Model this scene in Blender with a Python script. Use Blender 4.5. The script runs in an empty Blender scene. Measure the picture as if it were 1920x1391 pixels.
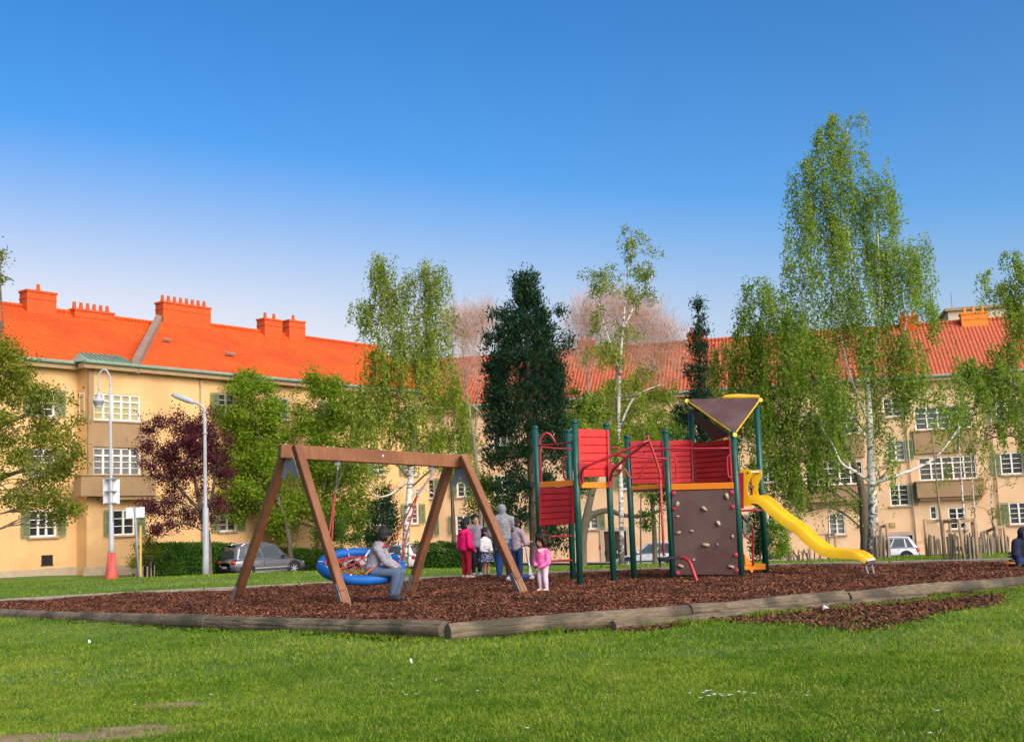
import bpy, bmesh, math, random
import numpy as np
from mathutils import Vector, Matrix, Quaternion
random.seed(7); rng = np.random.default_rng(7)
R = math.radians
C = bpy.context.scene.collection
SC = bpy.context.scene

# ------------------------------------------------------------------ camera
F = 2209.0; CX, CY = 960.0, 695.5; CAMZ = 1.25
pitch = math.atan(282.5 / F); roll = 0.042
fw = Vector((0, math.cos(pitch), math.sin(pitch)))
r0 = Vector((1, 0, 0)); u0 = Vector((0, -math.sin(pitch), math.cos(pitch)))
RT = r0 * math.cos(roll) - u0 * math.sin(roll)
UP = u0 * math.cos(roll) + r0 * math.sin(roll)
cam_d = bpy.data.cameras.new('camera'); cam = bpy.data.objects.new('camera', cam_d); C.objects.link(cam)
cam_d.sensor_width = 36.0; cam_d.lens = F / 1920 * 36; cam_d.clip_end = 5000; cam_d.clip_start = 0.05
mw = Matrix((RT, UP, -fw)).transposed().to_4x4(); mw.translation = (0, 0, CAMZ)
cam.matrix_world = mw
SC.camera = cam

# ------------------------------------------------------------------ world, sun, exposure
SUN_EL = R(36.0); SUN_AZ = (0.62, -0.785)         # horizontal direction towards the sun: behind the viewer, to the right
w = bpy.data.worlds.new('World'); SC.world = w; w.use_nodes = True
nt = w.node_tree; bg = nt.nodes['Background']
sky = nt.nodes.new('ShaderNodeTexSky'); sky.sky_type = 'NISHITA'; sky.sun_disc = False
sky.sun_elevation = SUN_EL; sky.sun_rotation = math.atan2(SUN_AZ[0], SUN_AZ[1])
sky.altitude = 200; sky.air_density = 1.0; sky.dust_density = 3.6; sky.ozone_density = 1.5
gm = nt.nodes.new('ShaderNodeGamma'); gm.inputs['Gamma'].default_value = 1.3
hs = nt.nodes.new('ShaderNodeHueSaturation'); hs.inputs['Saturation'].default_value = 1.30
nt.links.new(sky.outputs[0], gm.inputs['Color']); nt.links.new(gm.outputs[0], hs.inputs['Color'])
bw = nt.nodes.new('ShaderNodeRGBToBW'); nt.links.new(gm.outputs[0], bw.inputs[0])       # bright sky washes out towards white, as film does
mr = nt.nodes.new('ShaderNodeMapRange'); mr.inputs['From Min'].default_value = 3.4; mr.inputs['From Max'].default_value = 5.2; mr.inputs['To Max'].default_value = .8; nt.links.new(bw.outputs[0], mr.inputs['Value'])
sv = nt.nodes.new('ShaderNodeMixRGB'); nt.links.new(mr.outputs[0], sv.inputs['Fac']); nt.links.new(hs.outputs[0], sv.inputs['Color1']); lv = nt.nodes.new('ShaderNodeMixRGB'); lv.blend_type = 'MULTIPLY'; lv.inputs['Fac'].default_value = 1; lv.inputs['Color2'].default_value = (1.14, 1.11, 1.17, 1); nt.links.new(bw.outputs[0], lv.inputs['Color1']); nt.links.new(lv.outputs[0], sv.inputs['Color2'])
nt.links.new(sv.outputs[0], bg.inputs['Color'])
bg.inputs['Strength'].default_value = 0.132
sd = bpy.data.lights.new('sun', 'SUN'); sd.energy = 1.25; sd.angle = R(60); sd.color = (1.0, 0.87, 0.71)
so = bpy.data.objects.new('sun', sd); C.objects.link(so)
sdir = Vector((SUN_AZ[0] * math.cos(SUN_EL), SUN_AZ[1] * math.cos(SUN_EL), math.sin(SUN_EL)))
so.rotation_euler = sdir.to_track_quat('Z', 'Y').to_euler(); so.location = sdir * 300
SC.view_settings.view_transform = 'Standard'; SC.view_settings.look = 'None'
SC.view_settings.exposure = 0.10; SC.view_settings.gamma = 1.0; SC.view_settings.use_curve_mapping = False
SC.cycles.use_denoising = True
SC.cycles.max_bounces = 6; SC.cycles.diffuse_bounces = 3; SC.cycles.transparent_max_bounces = 8
SC.cycles.sample_clamp_indirect = 4.0

# ------------------------------------------------------------------ helpers
def ray(px, py):
    return fw * F + RT * (px - CX) - UP * (py - CY)
def W(px, py, Y):
    "world point seen at photo pixel (px,py) that lies Y metres in front of the viewer"
    d = ray(px, py); t = Y / d.y
    return Vector((d.x * t, Y, CAMZ + d.z * t))
def G(px, py, z=0.0):
    "world point of pixel on the horizontal plane z"
    d = ray(px, py); t = (z - CAMZ) / d.z
    return Vector((d.x * t, d.y * t, z))
def smooth(a, b, x):
    t = min(1, max(0, (x - a) / (b - a))); return t * t * (3 - 2 * t)
def zstreet(X):
    return float(np.interp(X, [-60, -40, -24, -14, 4, 23, 40, 70], [-.3, -.3, -.45, -1.1, -1.7, -2.1, -2.25, -2.3]))
def ground_z(X, Y):
    base = -0.12 + 0.09 * smooth(14, 23, Y)
    st = 26.8 + 9.2 * (1 - smooth(-10, 9, X))
    s = smooth(st, 62, Y)
    z = base * (1 - s) + zstreet(X) * s
    return z + 0.02 * math.sin(X * .9 + 1) * math.sin(Y * .7) * (1 - s)

def worldloc(o):
    v = Vector((0, 0, 0))
    while o is not None: v += o.location; o = o.parent
    return v
def tag(o, label=None, cat=None, group=None, kind=None):
    if label: o['label'] = label
    if cat: o['category'] = cat
    if group: o['group'] = group
    if kind: o['kind'] = kind
    return o
def thing(name, label, cat, loc=(0, 0, 0), rotz=0.0, group=None):
    o = bpy.data.objects.new(name, None); C.objects.link(o); o.empty_display_size = .2
    o.location = loc; o.rotation_euler = (0, 0, rotz)
    return tag(o, label, cat, group)
def link_mesh(name, me, mat=None, parent=None, loc=None):
    o = bpy.data.objects.new(name, me); C.objects.link(o)
    if mat is not None and not me.materials:
        for m in (mat if isinstance(mat, (list, tuple)) else [mat]): me.materials.append(m)
    if parent is not None: o.parent = parent
    if loc is not None: o.location = loc
    return o

class MB:
    "collects shapes; build() links them as ONE mesh object"
    def __init__(s): s.v = []; s.f = []; s.m = []
    def add(s, vs, fs, m=0):
        n = len(s.v); s.v += [tuple(p) for p in vs]
        s.f += [tuple(i + n for i in f) for f in fs]; s.m += [m] * len(fs); return s
    def box(s, c, size, M=None, m=0, ch=0.0):
        hx, hy, hz = size[0] / 2, size[1] / 2, size[2] / 2; c = Vector(c)
        if ch > 0:
            bm = bmesh.new(); bmesh.ops.create_cube(bm, size=1)
            bmesh.ops.scale(bm, vec=size, verts=bm.verts)
            bmesh.ops.bevel(bm, geom=list(bm.edges), offset=ch, segments=1, affect='EDGES', profile=.5)
            vs = [v.co.copy() for v in bm.verts]; bm.verts.index_update()
            fs = [tuple(v.index for v in f.verts) for f in bm.faces]; bm.free()
        else:
            vs = [Vector((x, y, z)) for x in (-hx, hx) for y in (-hy, hy) for z in (-hz, hz)]
            fs = [(0, 1, 3, 2), (4, 6, 7, 5), (0, 4, 5, 1), (2, 3, 7, 6), (0, 2, 6, 4), (1, 5, 7, 3)]
        if M is not None: vs = [M @ v for v in vs]
        return s.add([v + c for v in vs], fs, m)
    def bar(s, a, b, wd, ht, up=(0, 0, 1), m=0, ch=0.0):
        "rectangular bar from a to b; ht is measured along up"
        a = Vector(a); b = Vector(b); d = b - a; L = d.length; d.normalize()
        u = Vector(up); u = (u - d * u.dot(d)).normalized(); r = d.cross(u)
        M = Matrix((d, r, u)).transposed()
        return s.box((a + b) / 2, (L, wd, ht), M, m, ch)
    def tube(s, pts, rad, seg=8, cap=True, m=0, jit=0.0):
        pts = [Vector(p) for p in pts]; n = len(pts)
        rs = list(rad) if isinstance(rad, (list, tuple, np.ndarray)) else [rad] * n
        base = len(s.v); prev = None; cs = []
        for i, p in enumerate(pts):
            d = (pts[min(i + 1, n - 1)] - pts[max(i - 1, 0)])
            if d.length < 1e-9: d = Vector((0, 0, 1))
            d.normalize()
            if prev is None:
                a = d.cross(Vector((0, 0, 1)) if abs(d.z) < .95 else Vector((1, 0, 0))).normalized()
            else:
                a = (prev - d * prev.dot(d)); a = a.normalized() if a.length > 1e-6 else d.orthogonal().normalized()
            prev = a; b = d.cross(a)
            for k in range(seg):
                t = 2 * math.pi * k / seg; rr = rs[i] * (1 + (random.uniform(-jit, jit) if jit else 0))
                s.v.append(tuple(p + (a * math.cos(t) + b * math.sin(t)) * rr))
        for i in range(n - 1):
            for k in range(seg):
                q = base + i * seg; s.f.append((q + k, q + (k + 1) % seg, q + seg + (k + 1) % seg, q + seg + k)); s.m.append(m)
        if cap:
            s.f.append(tuple(base + k for k in reversed(range(seg)))); s.m.append(m)
            s.f.append(tuple(base + (n - 1) * seg + k for k in range(seg))); s.m.append(m)
        return s
    def prism(s, poly, thick, m=0):
        "poly: 3-D outline in one plane, given thickness along -normal"
        poly = [Vector(p) for p in poly]; n = len(poly)
        nr = Vector((0, 0, 0))
        for i in range(n): nr += (poly[i] - poly[0]).cross(poly[(i + 1) % n] - poly[0])
        nr.normalize(); lo = [p - nr * thick for p in poly]
        fs = [tuple(range(n)), tuple(reversed(range(n, 2 * n)))]
        fs += [(i, i + n, (i + 1) % n + n, (i + 1) % n) for i in range(n)]
        return s.add(poly + lo, fs, m)
    def ell(s, c, r, M=None, seg=12, rings=8, m=0):
        c = Vector(c); vs = []; fs = []
        if isinstance(r, (int, float)): r = (r, r, r)
        for i in range(rings + 1):
            a = math.pi * i / rings
            for k in range(seg):
                t = 2 * math.pi * k / seg
                v = Vector((r[0] * math.sin(a) * math.cos(t), r[1] * math.sin(a) * math.sin(t), r[2] * math.cos(a)))
                vs.append((M @ v if M is not None else v) + c)
        for i in range(rings):
            for k in range(seg):
                fs.append((i * seg + k, (i + 1) * seg + k, (i + 1) * seg + (k + 1) % seg, i * seg + (k + 1) % seg))
        return s.add(vs, fs, m)
    def cap(s, a, ra, b, rb, seg=12):
        "tapered capsule, overlapping pieces (to be fused by blob)"
        a = Vector(a); b = Vector(b); s.ell(a, ra, None, seg, 8); s.ell(b, rb, None, seg, 8)
        if (b - a).length > 1e-5: s.tube([a, b], [ra, rb], seg)
        return s
    def lathe(s, c, prof, seg=16, axis=None, m=0):
        "prof: list of (radius, height) turned round axis at c"
        c = Vector(c); q = Vector((0, 0, 1)).rotation_difference(Vector(axis)) if axis is not None else None
        vs = []; fs = []; n = len(prof)
        for r_, h in prof:
            for k in range(seg):
                t = 2 * math.pi * k / seg; v = Vector((r_ * math.cos(t), r_ * math.sin(t), h))
                vs.append((q @ v if q else v) + c)
        for i in range(n - 1):
            for k in range(seg):
                fs.append((i * seg + k, i * seg + (k + 1) % seg, (i + 1) * seg + (k + 1) % seg, (i + 1) * seg + k))
        fs.append(tuple(reversed(range(seg)))); fs.append(tuple((n - 1) * seg + k for k in range(seg)))
        return s.add(vs, fs, m)
    def mesh(s, name, org=(0, 0, 0), sm=False):
        me = bpy.data.meshes.new(name); o = Vector(org)
        me.from_pydata([(v[0] - o.x, v[1] - o.y, v[2] - o.z) for v in s.v], [], s.f)
        if any(s.m): me.polygons.foreach_set('material_index', s.m)
        if sm: me.polygons.foreach_set('use_smooth', [True] * len(s.f))
        me.update(); return me
    def build(s, name, mat, parent=None, sm=False, org=None):
        if parent is not None: o = worldloc(parent)
        elif org is not None: o = Vector(org)
        else:
            a = np.array(s.v); o = Vector((a[:, 0].mean(), a[:, 1].mean(), a[:, 2].min()))
        me = s.mesh(name, o, sm)
        return link_mesh(name, me, mat, parent, None if parent is not None else o)
    def local(s, name, mat, parent, sm=False, loc=None):
        return link_mesh(name, s.mesh(name, (0, 0, 0), sm), mat, parent, loc)

def quads_mesh(name, co, per=4):
    "fast mesh: co is (n*per,3); one polygon for each run of per corners"
    co = np.asarray(co, dtype=np.float32).reshape(-1, 3); n = len(co) // per
    me = bpy.data.meshes.new(name); me.vertices.add(len(co)); me.vertices.foreach_set('co', co.ravel())
    me.loops.add(n * per); me.loops.foreach_set('vertex_index', np.arange(n * per, dtype=np.int32))
    me.polygons.add(n); me.polygons.foreach_set('loop_start', np.arange(0, n * per, per, dtype=np.int32))
    me.update(); return me

def spline(pts, n=8):
    "Catmull-Rom through pts"
    p = [Vector(q) for q in pts]; p = [p[0] * 2 - p[1]] + p + [p[-1] * 2 - p[-2]]; out = []
    for i in range(1, len(p) - 2):
        for k in range(n):
            t = k / n; a, b, c, d = p[i - 1], p[i], p[i + 1], p[i + 2]
            out.append(.5 * ((2 * b) + (c - a) * t + (2 * a - 5 * b + 4 * c - d) * t * t + (3 * b - a - 3 * c + d) * t ** 3))
    out.append(p[-2]); return out

# ------------------------------------------------------------------ materials
MATS = {}
def lin(c):
    return tuple((x / 12.92 if x <= .04045 else ((x + .055) / 1.055) ** 2.4) for x in c)
def mat(name, c1, c2=None, scale=3.0, rough=.7, bump=0.0, bscale=None, metal=0.0, stretch=(1, 1, 1), coat=0.0, island=0.0, spec=.3, detail=6.0, bdist=.02, c3=None, s3=.6):
    if name in MATS: return MATS[name]
    m = bpy.data.materials.new(name); m.use_nodes = True; t = m.node_tree; N = t.nodes; L = t.links
    b = N['Principled BSDF']; b.inputs['Roughness'].default_value = rough; b.inputs['Metallic'].default_value = metal
    b.inputs['Specular IOR Level'].default_value = spec
    if coat: b.inputs['Coat Weight'].default_value = coat; b.inputs['Coat Roughness'].default_value = .06
    c2 = c2 or tuple(x * .8 for x in c1)
    geo = N.new('ShaderNodeNewGeometry'); mp = N.new('ShaderNodeMapping'); mp.inputs['Scale'].default_value = stretch
    L.new(geo.outputs['Position'], mp.inputs['Vector'])
    nz = N.new('ShaderNodeTexNoise'); nz.inputs['Scale'].default_value = scale; nz.inputs['Detail'].default_value = detail; nz.inputs['Roughness'].default_value = .65
    L.new(mp.outputs[0], nz.inputs['Vector'])
    rp = N.new('ShaderNodeValToRGB'); rp.color_ramp.elements[0].position = .32; rp.color_ramp.elements[1].position = .68
    rp.color_ramp.elements[0].color = (*c1, 1); rp.color_ramp.elements[1].color = (*c2, 1)
    L.new(nz.outputs['Fac'], rp.inputs['Fac']); col = rp.outputs['Color']
    if c3:
        n3 = N.new('ShaderNodeTexNoise'); n3.inputs['Scale'].default_value = s3; n3.inputs['Detail'].default_value = 4
        L.new(geo.outputs['Position'], n3.inputs['Vector'])
        r3 = N.new('ShaderNodeValToRGB'); r3.color_ramp.elements[0].position = .45; r3.color_ramp.elements[1].position = .62
        L.new(n3.outputs['Fac'], r3.inputs['Fac'])
        mx = N.new('ShaderNodeMixRGB'); mx.inputs['Color2'].default_value = (*c3, 1)
        L.new(r3.outputs['Color'], mx.inputs['Fac']); L.new(col, mx.inputs['Color1']); col = mx.outputs[0]
    if island:
        hv = N.new('ShaderNodeHueSaturation'); ma = N.new('ShaderNodeMapRange')
        ma.inputs['To Min'].default_value = 1 - island; ma.inputs['To Max'].default_value = 1 + island
        L.new(geo.outputs['Random Per Island'], ma.inputs['Value']); L.new(ma.outputs[0], hv.inputs['Value'])
        L.new(col, hv.inputs['Color']); col = hv.outputs[0]
    L.new(col, b.inputs['Base Color'])
    if bump:
        bz = N.new('ShaderNodeTexNoise'); bz.inputs['Scale'].default_value = bscale or scale * 4; bz.inputs['Detail'].default_value = 5
        L.new(mp.outputs[0], bz.inputs['Vector'])
        bp = N.new('ShaderNodeBump'); bp.inputs['Strength'].default_value = bump; bp.inputs['Distance'].default_value = bdist
        L.new(bz.outputs['Fac'], bp.inputs['Height']); L.new(bp.outputs[0], b.inputs['Normal'])
    MATS[name] = m; return m
def leafmat(name, ca, cb, cc=None, trans=.35, scale=.9, rough=.55, scale2=0):
    "leaf: colour varies leaf by leaf and in drifts through the crown; part of the light passes through"
    if name in MATS: return MATS[name]
    m = bpy.data.materials.new(name); m.use_nodes = True; t = m.node_tree; N = t.nodes; L = t.links
    b = N['Principled BSDF']; out = N['Material Output']
    b.inputs['Roughness'].default_value = rough; b.inputs['Specular IOR Level'].default_value = .08
    geo = N.new('ShaderNodeNewGeometry')
    nz = N.new('ShaderNodeTexNoise'); nz.inputs['Scale'].default_value = scale; nz.inputs['Detail'].default_value = 3
    L.new(geo.outputs['Position'], nz.inputs['Vector'])
    ad = N.new('ShaderNodeMath'); ad.operation = 'MULTIPLY_ADD'; ad.inputs[1].default_value = .55; ad.inputs[2].default_value = -.27
    L.new(geo.outputs['Random Per Island'], ad.inputs[0])
    a2 = N.new('ShaderNodeMath'); a2.operation = 'ADD'; L.new(ad.outputs[0], a2.inputs[0]); L.new(nz.outputs['Fac'], a2.inputs[1])
    if scale2:
        n2 = N.new('ShaderNodeTexNoise'); n2.inputs['Scale'].default_value = scale2; n2.inputs['Detail'].default_value = 5; n2.inputs['Roughness'].default_value = .7; L.new(geo.outputs['Position'], n2.inputs['Vector'])
        m2 = N.new('ShaderNodeMath'); m2.operation = 'MULTIPLY_ADD'; m2.inputs[1].default_value = .9; m2.inputs[2].default_value = -.45; L.new(n2.outputs['Fac'], m2.inputs[0])
        a3 = N.new('ShaderNodeMath'); a3.operation = 'ADD'; L.new(a2.outputs[0], a3.inputs[0]); L.new(m2.outputs[0], a3.inputs[1]); a2 = a3
    rp = N.new('ShaderNodeValToRGB'); e = rp.color_ramp.elements
    e[0].position = .25; e[0].color = (*ca, 1); e[1].position = .75; e[1].color = (*(cc or cb), 1)
    x = e.new(.5); x.color = (*cb, 1)
    L.new(a2.outputs[0], rp.inputs['Fac']); L.new(rp.outputs['Color'], b.inputs['Base Color'])
    tr = N.new('ShaderNodeBsdfTranslucent'); L.new(rp.outputs['Color'], tr.inputs['Color'])
    mx = N.new('ShaderNodeMixShader'); mx.inputs['Fac'].default_value = trans
    L.new(b.outputs[0], mx.inputs[1]); L.new(tr.outputs[0], mx.inputs[2]); L.new(mx.outputs[0], out.inputs['Surface'])
    MATS[name] = m; return m
def glassmat(name, col, rough=.05):
    if name in MATS: return MATS[name]
    m = mat(name, col, tuple(x * 1.25 for x in col), 2.0, rough, 0, spec=.6); return m
# ================================================================== SETTING: ground, bark bed, street
PIT_PX = [(836, 1179.5), (395, 1165.5), (-140, 1145.5), (-160, 1139), (200, 1117), (560, 1099), (900, 1081.5), (1200, 1070.5), (1436, 1062.5), (1920, 1052), (2330, 1043),
          (2300, 1057.5), (1925, 1089.5), (1585, 1118.5), (1290, 1145.5)]
PIT = [G(x, y, 0.0) for x, y in PIT_PX]
PITA = np.array([(p.x, p.y) for p in PIT])
def in_poly(x, y, P=PITA):
    x = np.asarray(x, float); y = np.asarray(y, float); r = np.zeros(x.shape, bool); n = len(P); j = n - 1
    for i in range(n):
        xi, yi = P[i]; xj, yj = P[j]
        c = ((yi > y) != (yj > y)) & (x < (xj - xi) * (y - yi) / (yj - yi + 1e-12) + xi); r ^= c; j = i
    return r
HOLLOW = G(1625, 1072, 0)
def pit_z(X, Y):
    d = math.hypot((X - HOLLOW.x) / 1.1, (Y - HOLLOW.y) / .9)
    return 0.0 + .025 * math.sin(X * 1.7 + .6) * math.cos(Y * 1.3) + .012 * math.sin(X * 4.1 + Y * 3.3) - .13 * math.exp(-d * d)

m_lawn = mat('lawn_soil', (.07, .13, .014), (.11, .19, .02), 2.2, .95, .6, 30, c3=(.15, .20, .03), s3=.35)
m_far = m_lawn
xs = np.concatenate([np.linspace(-700, -60, 14), np.linspace(-56, -16, 21), np.linspace(-15.5, 15.5, 63), np.linspace(16, 56, 21), np.linspace(60, 700, 14)])
ys = np.concatenate([np.linspace(-60, 0, 7), np.linspace(1, 34, 67), np.linspace(35, 75, 41), np.linspace(80, 1400, 20)])
GX, GY = np.meshgrid(xs, ys); ins = in_poly(GX, GY)
zz = np.array([[ground_z(x, y) - (.32 if i else 0) for x, y, i in zip(rx, ry, ri)] for rx, ry, ri in zip(GX, GY, ins)])
nx, ny = len(xs), len(ys)
me = bpy.data.meshes.new('ground')
me.from_pydata(list(zip(GX.ravel().tolist(), GY.ravel().tolist(), zz.ravel().tolist())), [],
               [(j * nx + i, j * nx + i + 1, (j + 1) * nx + i + 1, (j + 1) * nx + i) for j in range(ny - 1) for i in range(nx - 1)])
me.polygons.foreach_set('use_smooth', [True] * len(me.polygons))
tag(link_mesh('ground', me, m_lawn), kind='structure')

# bark bed: undulating sheet clipped to the timber edging
m_bed = mat('bark_mulch', (.06, .021, .010), (.125, .045, .022), 14, .95, .9, 40, bdist=.03)
cell = .35; bx0, by0 = PITA.min(0) - .2; bx1, by1 = PITA.max(0) + .2
gx = np.arange(bx0, bx1, cell); gy = np.arange(by0, by1, cell); V = []; FF = []; idx = {}
cent = PITA.mean(0)
def bed_v(i, j):
    if (i, j) not in idx:
        idx[(i, j)] = len(V); V.append((gx[i], gy[j], pit_z(gx[i], gy[j])))
    return idx[(i, j)]
for i in range(len(gx) - 1):
    for j in range(len(gy) - 1):
        c = [(gx[i], gy[j]), (gx[i + 1], gy[j]), (gx[i + 1], gy[j + 1]), (gx[i], gy[j + 1])]
        if in_poly([p[0] for p in c], [p[1] for p in c]).any():
            FF.append((bed_v(i, j), bed_v(i + 1, j), bed_v(i + 1, j + 1), bed_v(i, j + 1)))
# pull outer corners back onto the outline
def nearest_on_outline(p):
    best = None
    for k in range(len(PITA)):
        a = PITA[k]; b = PITA[(k + 1) % len(PITA)]; d = b - a; t = np.clip(np.dot(p - a, d) / np.dot(d, d), 0, 1); q = a + d * t
        dd = np.hypot(*(p - q))
        if best is None or dd < best[0]: best = (dd, q)
    return best
for k, v in enumerate(V):
    if not in_poly([v[0]], [v[1]])[0]:
        q = nearest_on_outline(np.array(v[:2]))[1]; V[k] = (q[0], q[1], -.02)
me = bpy.data.meshes.new('bark_bed'); me.from_pydata(V, [], FF); me.polygons.foreach_set('use_smooth', [True] * len(FF))
tag(link_mesh('bark_bed', me, m_bed), kind='structure')

def chips(name, X, Y, Z, size, matl, seedv):
    g = np.random.default_rng(seedv); n = len(X)
    L = size * g.uniform(.5, 1.5, n); Wd = L * g.uniform(.25, .55, n); a = g.uniform(0, 2 * np.pi, n)
    tl = g.normal(0, .38, n); t2 = g.normal(0, .45, n)
    d = np.stack([np.cos(a) * np.cos(tl), np.sin(a) * np.cos(tl), np.sin(tl)], 1)
    s = np.stack([-np.sin(a) * np.cos(t2), np.cos(a) * np.cos(t2), np.sin(t2)], 1)
    c = np.stack([X, Y, Z + g.uniform(.002, .03, n)], 1); up = np.array([0, 0, 1.0])
    q = np.stack([c - d * L[:, None] / 2 - s * Wd[:, None] / 2, c + d * L[:, None] / 2 - s * Wd[:, None] * .35,
                  c + d * L[:, None] * .45 + s * Wd[:, None] / 2, c - d * L[:, None] * .4 + s * Wd[:, None] * .5], 1)
    top = c + np.array([0, 0, 1]) * (Wd[:, None] * .35 + .004)
    # two sloping facets meeting in a ridge: a chip with body
    m1 = (q[:, 0] + q[:, 3]) / 2 + up * (Wd[:, None] * .3); m2 = (q[:, 1] + q[:, 2]) / 2 + up * (Wd[:, None] * .3)
    co = np.stack([q[:, 0], m2, q[:, 2], m1], 1)
    me = quads_mesh(name, co.reshape(-1, 3)); return tag(link_mesh(name, me, matl), kind='stuff')
m_chip = mat('bark_chip', (.155, .052, .023), (.245, .095, .045), 9, .85, 0, island=.6, c3=(.11, .042, .022), s3=1.3)
n = 190000; X = rng.uniform(bx0, bx1, n * 2); Y = by0 + (by1 - by0) * rng.uniform(0, 1, n * 2) ** 1.35
k = in_poly(X, Y) & (np.abs(X / np.maximum(Y, 1)) < .50); X = X[k]; Y = Y[k]
Z = np.array([pit_z(a, b) for a, b in zip(X, Y)])
chips('bark_chips', X, Y, Z, .053, m_chip, 3)
# bark that has spilled over the edging onto the lawn
SP = np.array([G(x, y, -.1)[:2] for x, y in [(1140, 1178), (1250, 1160), (1400, 1150), (1600, 1130), (1760, 1113), (1890, 1116), (1870, 1133), (1760, 1150), (1670, 1176), (1600, 1183), (1480, 1171), (1340, 1166), (1200, 1181)]])
X = rng.uniform(SP[:, 0].min(), SP[:, 0].max(), 40000); Y = rng.uniform(SP[:, 1].min(), SP[:, 1].max(), 40000)
k = in_poly(X, Y, SP) & (rng.uniform(0, 1, 40000) < .75); X = X[k]; Y = Y[k]
X = X + rng.normal(0, .08, len(X)); Y = Y + rng.normal(0, .08, len(Y))
o = chips('spilled_bark', X, Y, np.array([ground_z(a, b) for a, b in zip(X, Y)]), .07, mat('bark_chip_dark', (.105, .036, .020), (.165, .062, .034), 9, .85, 0, island=.5), 5)  # spilled chips a darker brown than those in the bed
SPILL = SP
ex_, ey_ = [], []
for a_, b_ in (((-100, 1147), (836, 1182)), ((836, 1186), (1925, 1094))):
    A_, B_ = G(*a_, -.1), G(*b_, -.1)
    for _ in range(420):
        q_ = A_.lerp(B_, random.random()); ex_.append(q_.x + random.gauss(0, .1)); ey_.append(q_.y - .14 - abs(random.gauss(0, .32)))
ex_ = np.array(ex_); ey_ = np.array(ey_)
chips('scattered_bark', ex_, ey_, np.array([ground_z(a, b) + .03 for a, b in zip(ex_, ey_)]), .05, m_chip, 8)

# ---------------------------------------------------------------- grass blades
def blades(name, X, Y, H, matl, seedv, width=.009, zoff=0.0):
    g = np.random.default_rng(seedv); n = len(X)
    Z = np.array([ground_z(a, b) for a, b in zip(X, Y)]) + zoff - .004
    a = g.uniform(0, 2 * np.pi, n); lean = g.uniform(.15, .95, n) * H; b = g.uniform(0, 2 * np.pi, n); wd = width * g.uniform(.6, 1.5, n)
    base = np.stack([X, Y, Z], 1); sd_ = np.stack([np.cos(a), np.sin(a), np.zeros(n)], 1) * wd[:, None]
    ln = np.stack([np.cos(b), np.sin(b), np.zeros(n)], 1)
    mid = base + ln * (lean * .35)[:, None]; mid[:, 2] += H * .62
    tip = base + ln * lean[:, None]; tip[:, 2] += H * g.uniform(.75, 1.05, n)
    co = np.stack([base - sd_ * .7, mid + sd_ * .6, tip, mid - sd_ * .6], 1)
    me = quads_mesh(name, co.reshape(-1, 3), 4); me.polygons.foreach_set('use_smooth', [False] * len(me.polygons))
    return tag(link_mesh(name, me, matl), kind='stuff')
def vnoise(X, Y, s, seedv=0):
    g = np.random.default_rng(seedv); T = g.uniform(0, 1, (64, 64)); x = X / s; y = Y / s
    i = np.floor(x).astype(int); j = np.floor(y).astype(int); fx = x - i; fy = y - j; fx = fx * fx * (3 - 2 * fx); fy = fy * fy * (3 - 2 * fy)
    t = lambda p, q: T[p % 64, q % 64]
    return (t(i, j) * (1 - fx) + t(i + 1, j) * fx) * (1 - fy) + (t(i, j + 1) * (1 - fx) + t(i + 1, j + 1) * fx) * fy
BARE = [(G(130, 1384, -.12), .9, .27), (G(290, 1365, -.12), .5, .17), (G(330, 1320, -.12), .38, .2), (G(40, 1394, -.12), .6, .18)]
def bare(X, Y):
    r = np.zeros(len(X))
    for c, ax, ay in BARE:
        d = ((X - c.x) / ax) ** 2 + ((Y - c.y) / ay) ** 2 + (vnoise(X, Y, .25, 9) - .5) * 1.2; r = np.maximum(r, np.clip(1.15 - d, 0, 1) ** .6)
    return r
m_grass = leafmat('grass_blade', (.07, .16, .010), (.16, .28, .018), (.33, .385, .045), .4, .28, .6, 2.6)
def scatter_grass(name, y0, y1, nn, hmin, hmax, width, seedv, keep_out=True):
    g = np.random.default_rng(seedv)
    Y = y0 + (y1 - y0) * g.uniform(0, 1, nn); X = g.uniform(-.49, .49, nn) * (Y + 1.0)
    k = ~in_poly(X, Y)
    k &= g.uniform(0, 1, nn) > bare(X, Y) * .9
    k &= ~(in_poly(X, Y, SPILL) & (g.uniform(0, 1, nn) < .86))
    dens = vnoise(X, Y, .6, 4) * .5 + vnoise(X, Y, .17, 5) * .5
    k &= g.uniform(0, 1, nn) < .35 + dens
    X = X[k]; Y = Y[k]
    h = hmin + (hmax - hmin) * np.clip(vnoise(X, Y, .45, 6) * .6 + vnoise(X, Y, 1.7, 7) * .6 - .1, 0, 1) * g.uniform(.6, 1.15, len(X))
    return blades(name, X, Y, h, m_grass, seedv + 1, width)
scatter_grass('grass', 6.5, 11.5, 225000, .025, .068, .0053, 21)
scatter_grass('grass', 11.5, 21, 140000, .028, .075, .008, 31)
scatter_grass('grass', 21, 46, 95000, .04, .085, .014, 41)
g_ = np.random.default_rng(77); Ys = 6.5 + 15 * g_.uniform(0, 1, 26000) ** 1.3; Xs = g_.uniform(-.49, .49, 26000) * (Ys + 1); k = ~in_poly(Xs, Ys) & (g_.uniform(0, 1, 26000) < np.clip(vnoise(Xs, Ys, .9, 15) * 1.5 - .35, .05, 1))
blades('dry_grass', Xs[k], Ys[k], g_.uniform(.02, .06, k.sum()), leafmat('dry_blade', (.20, .17, .05), (.33, .28, .09), (.42, .36, .15), .3), 78, .006)
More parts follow.
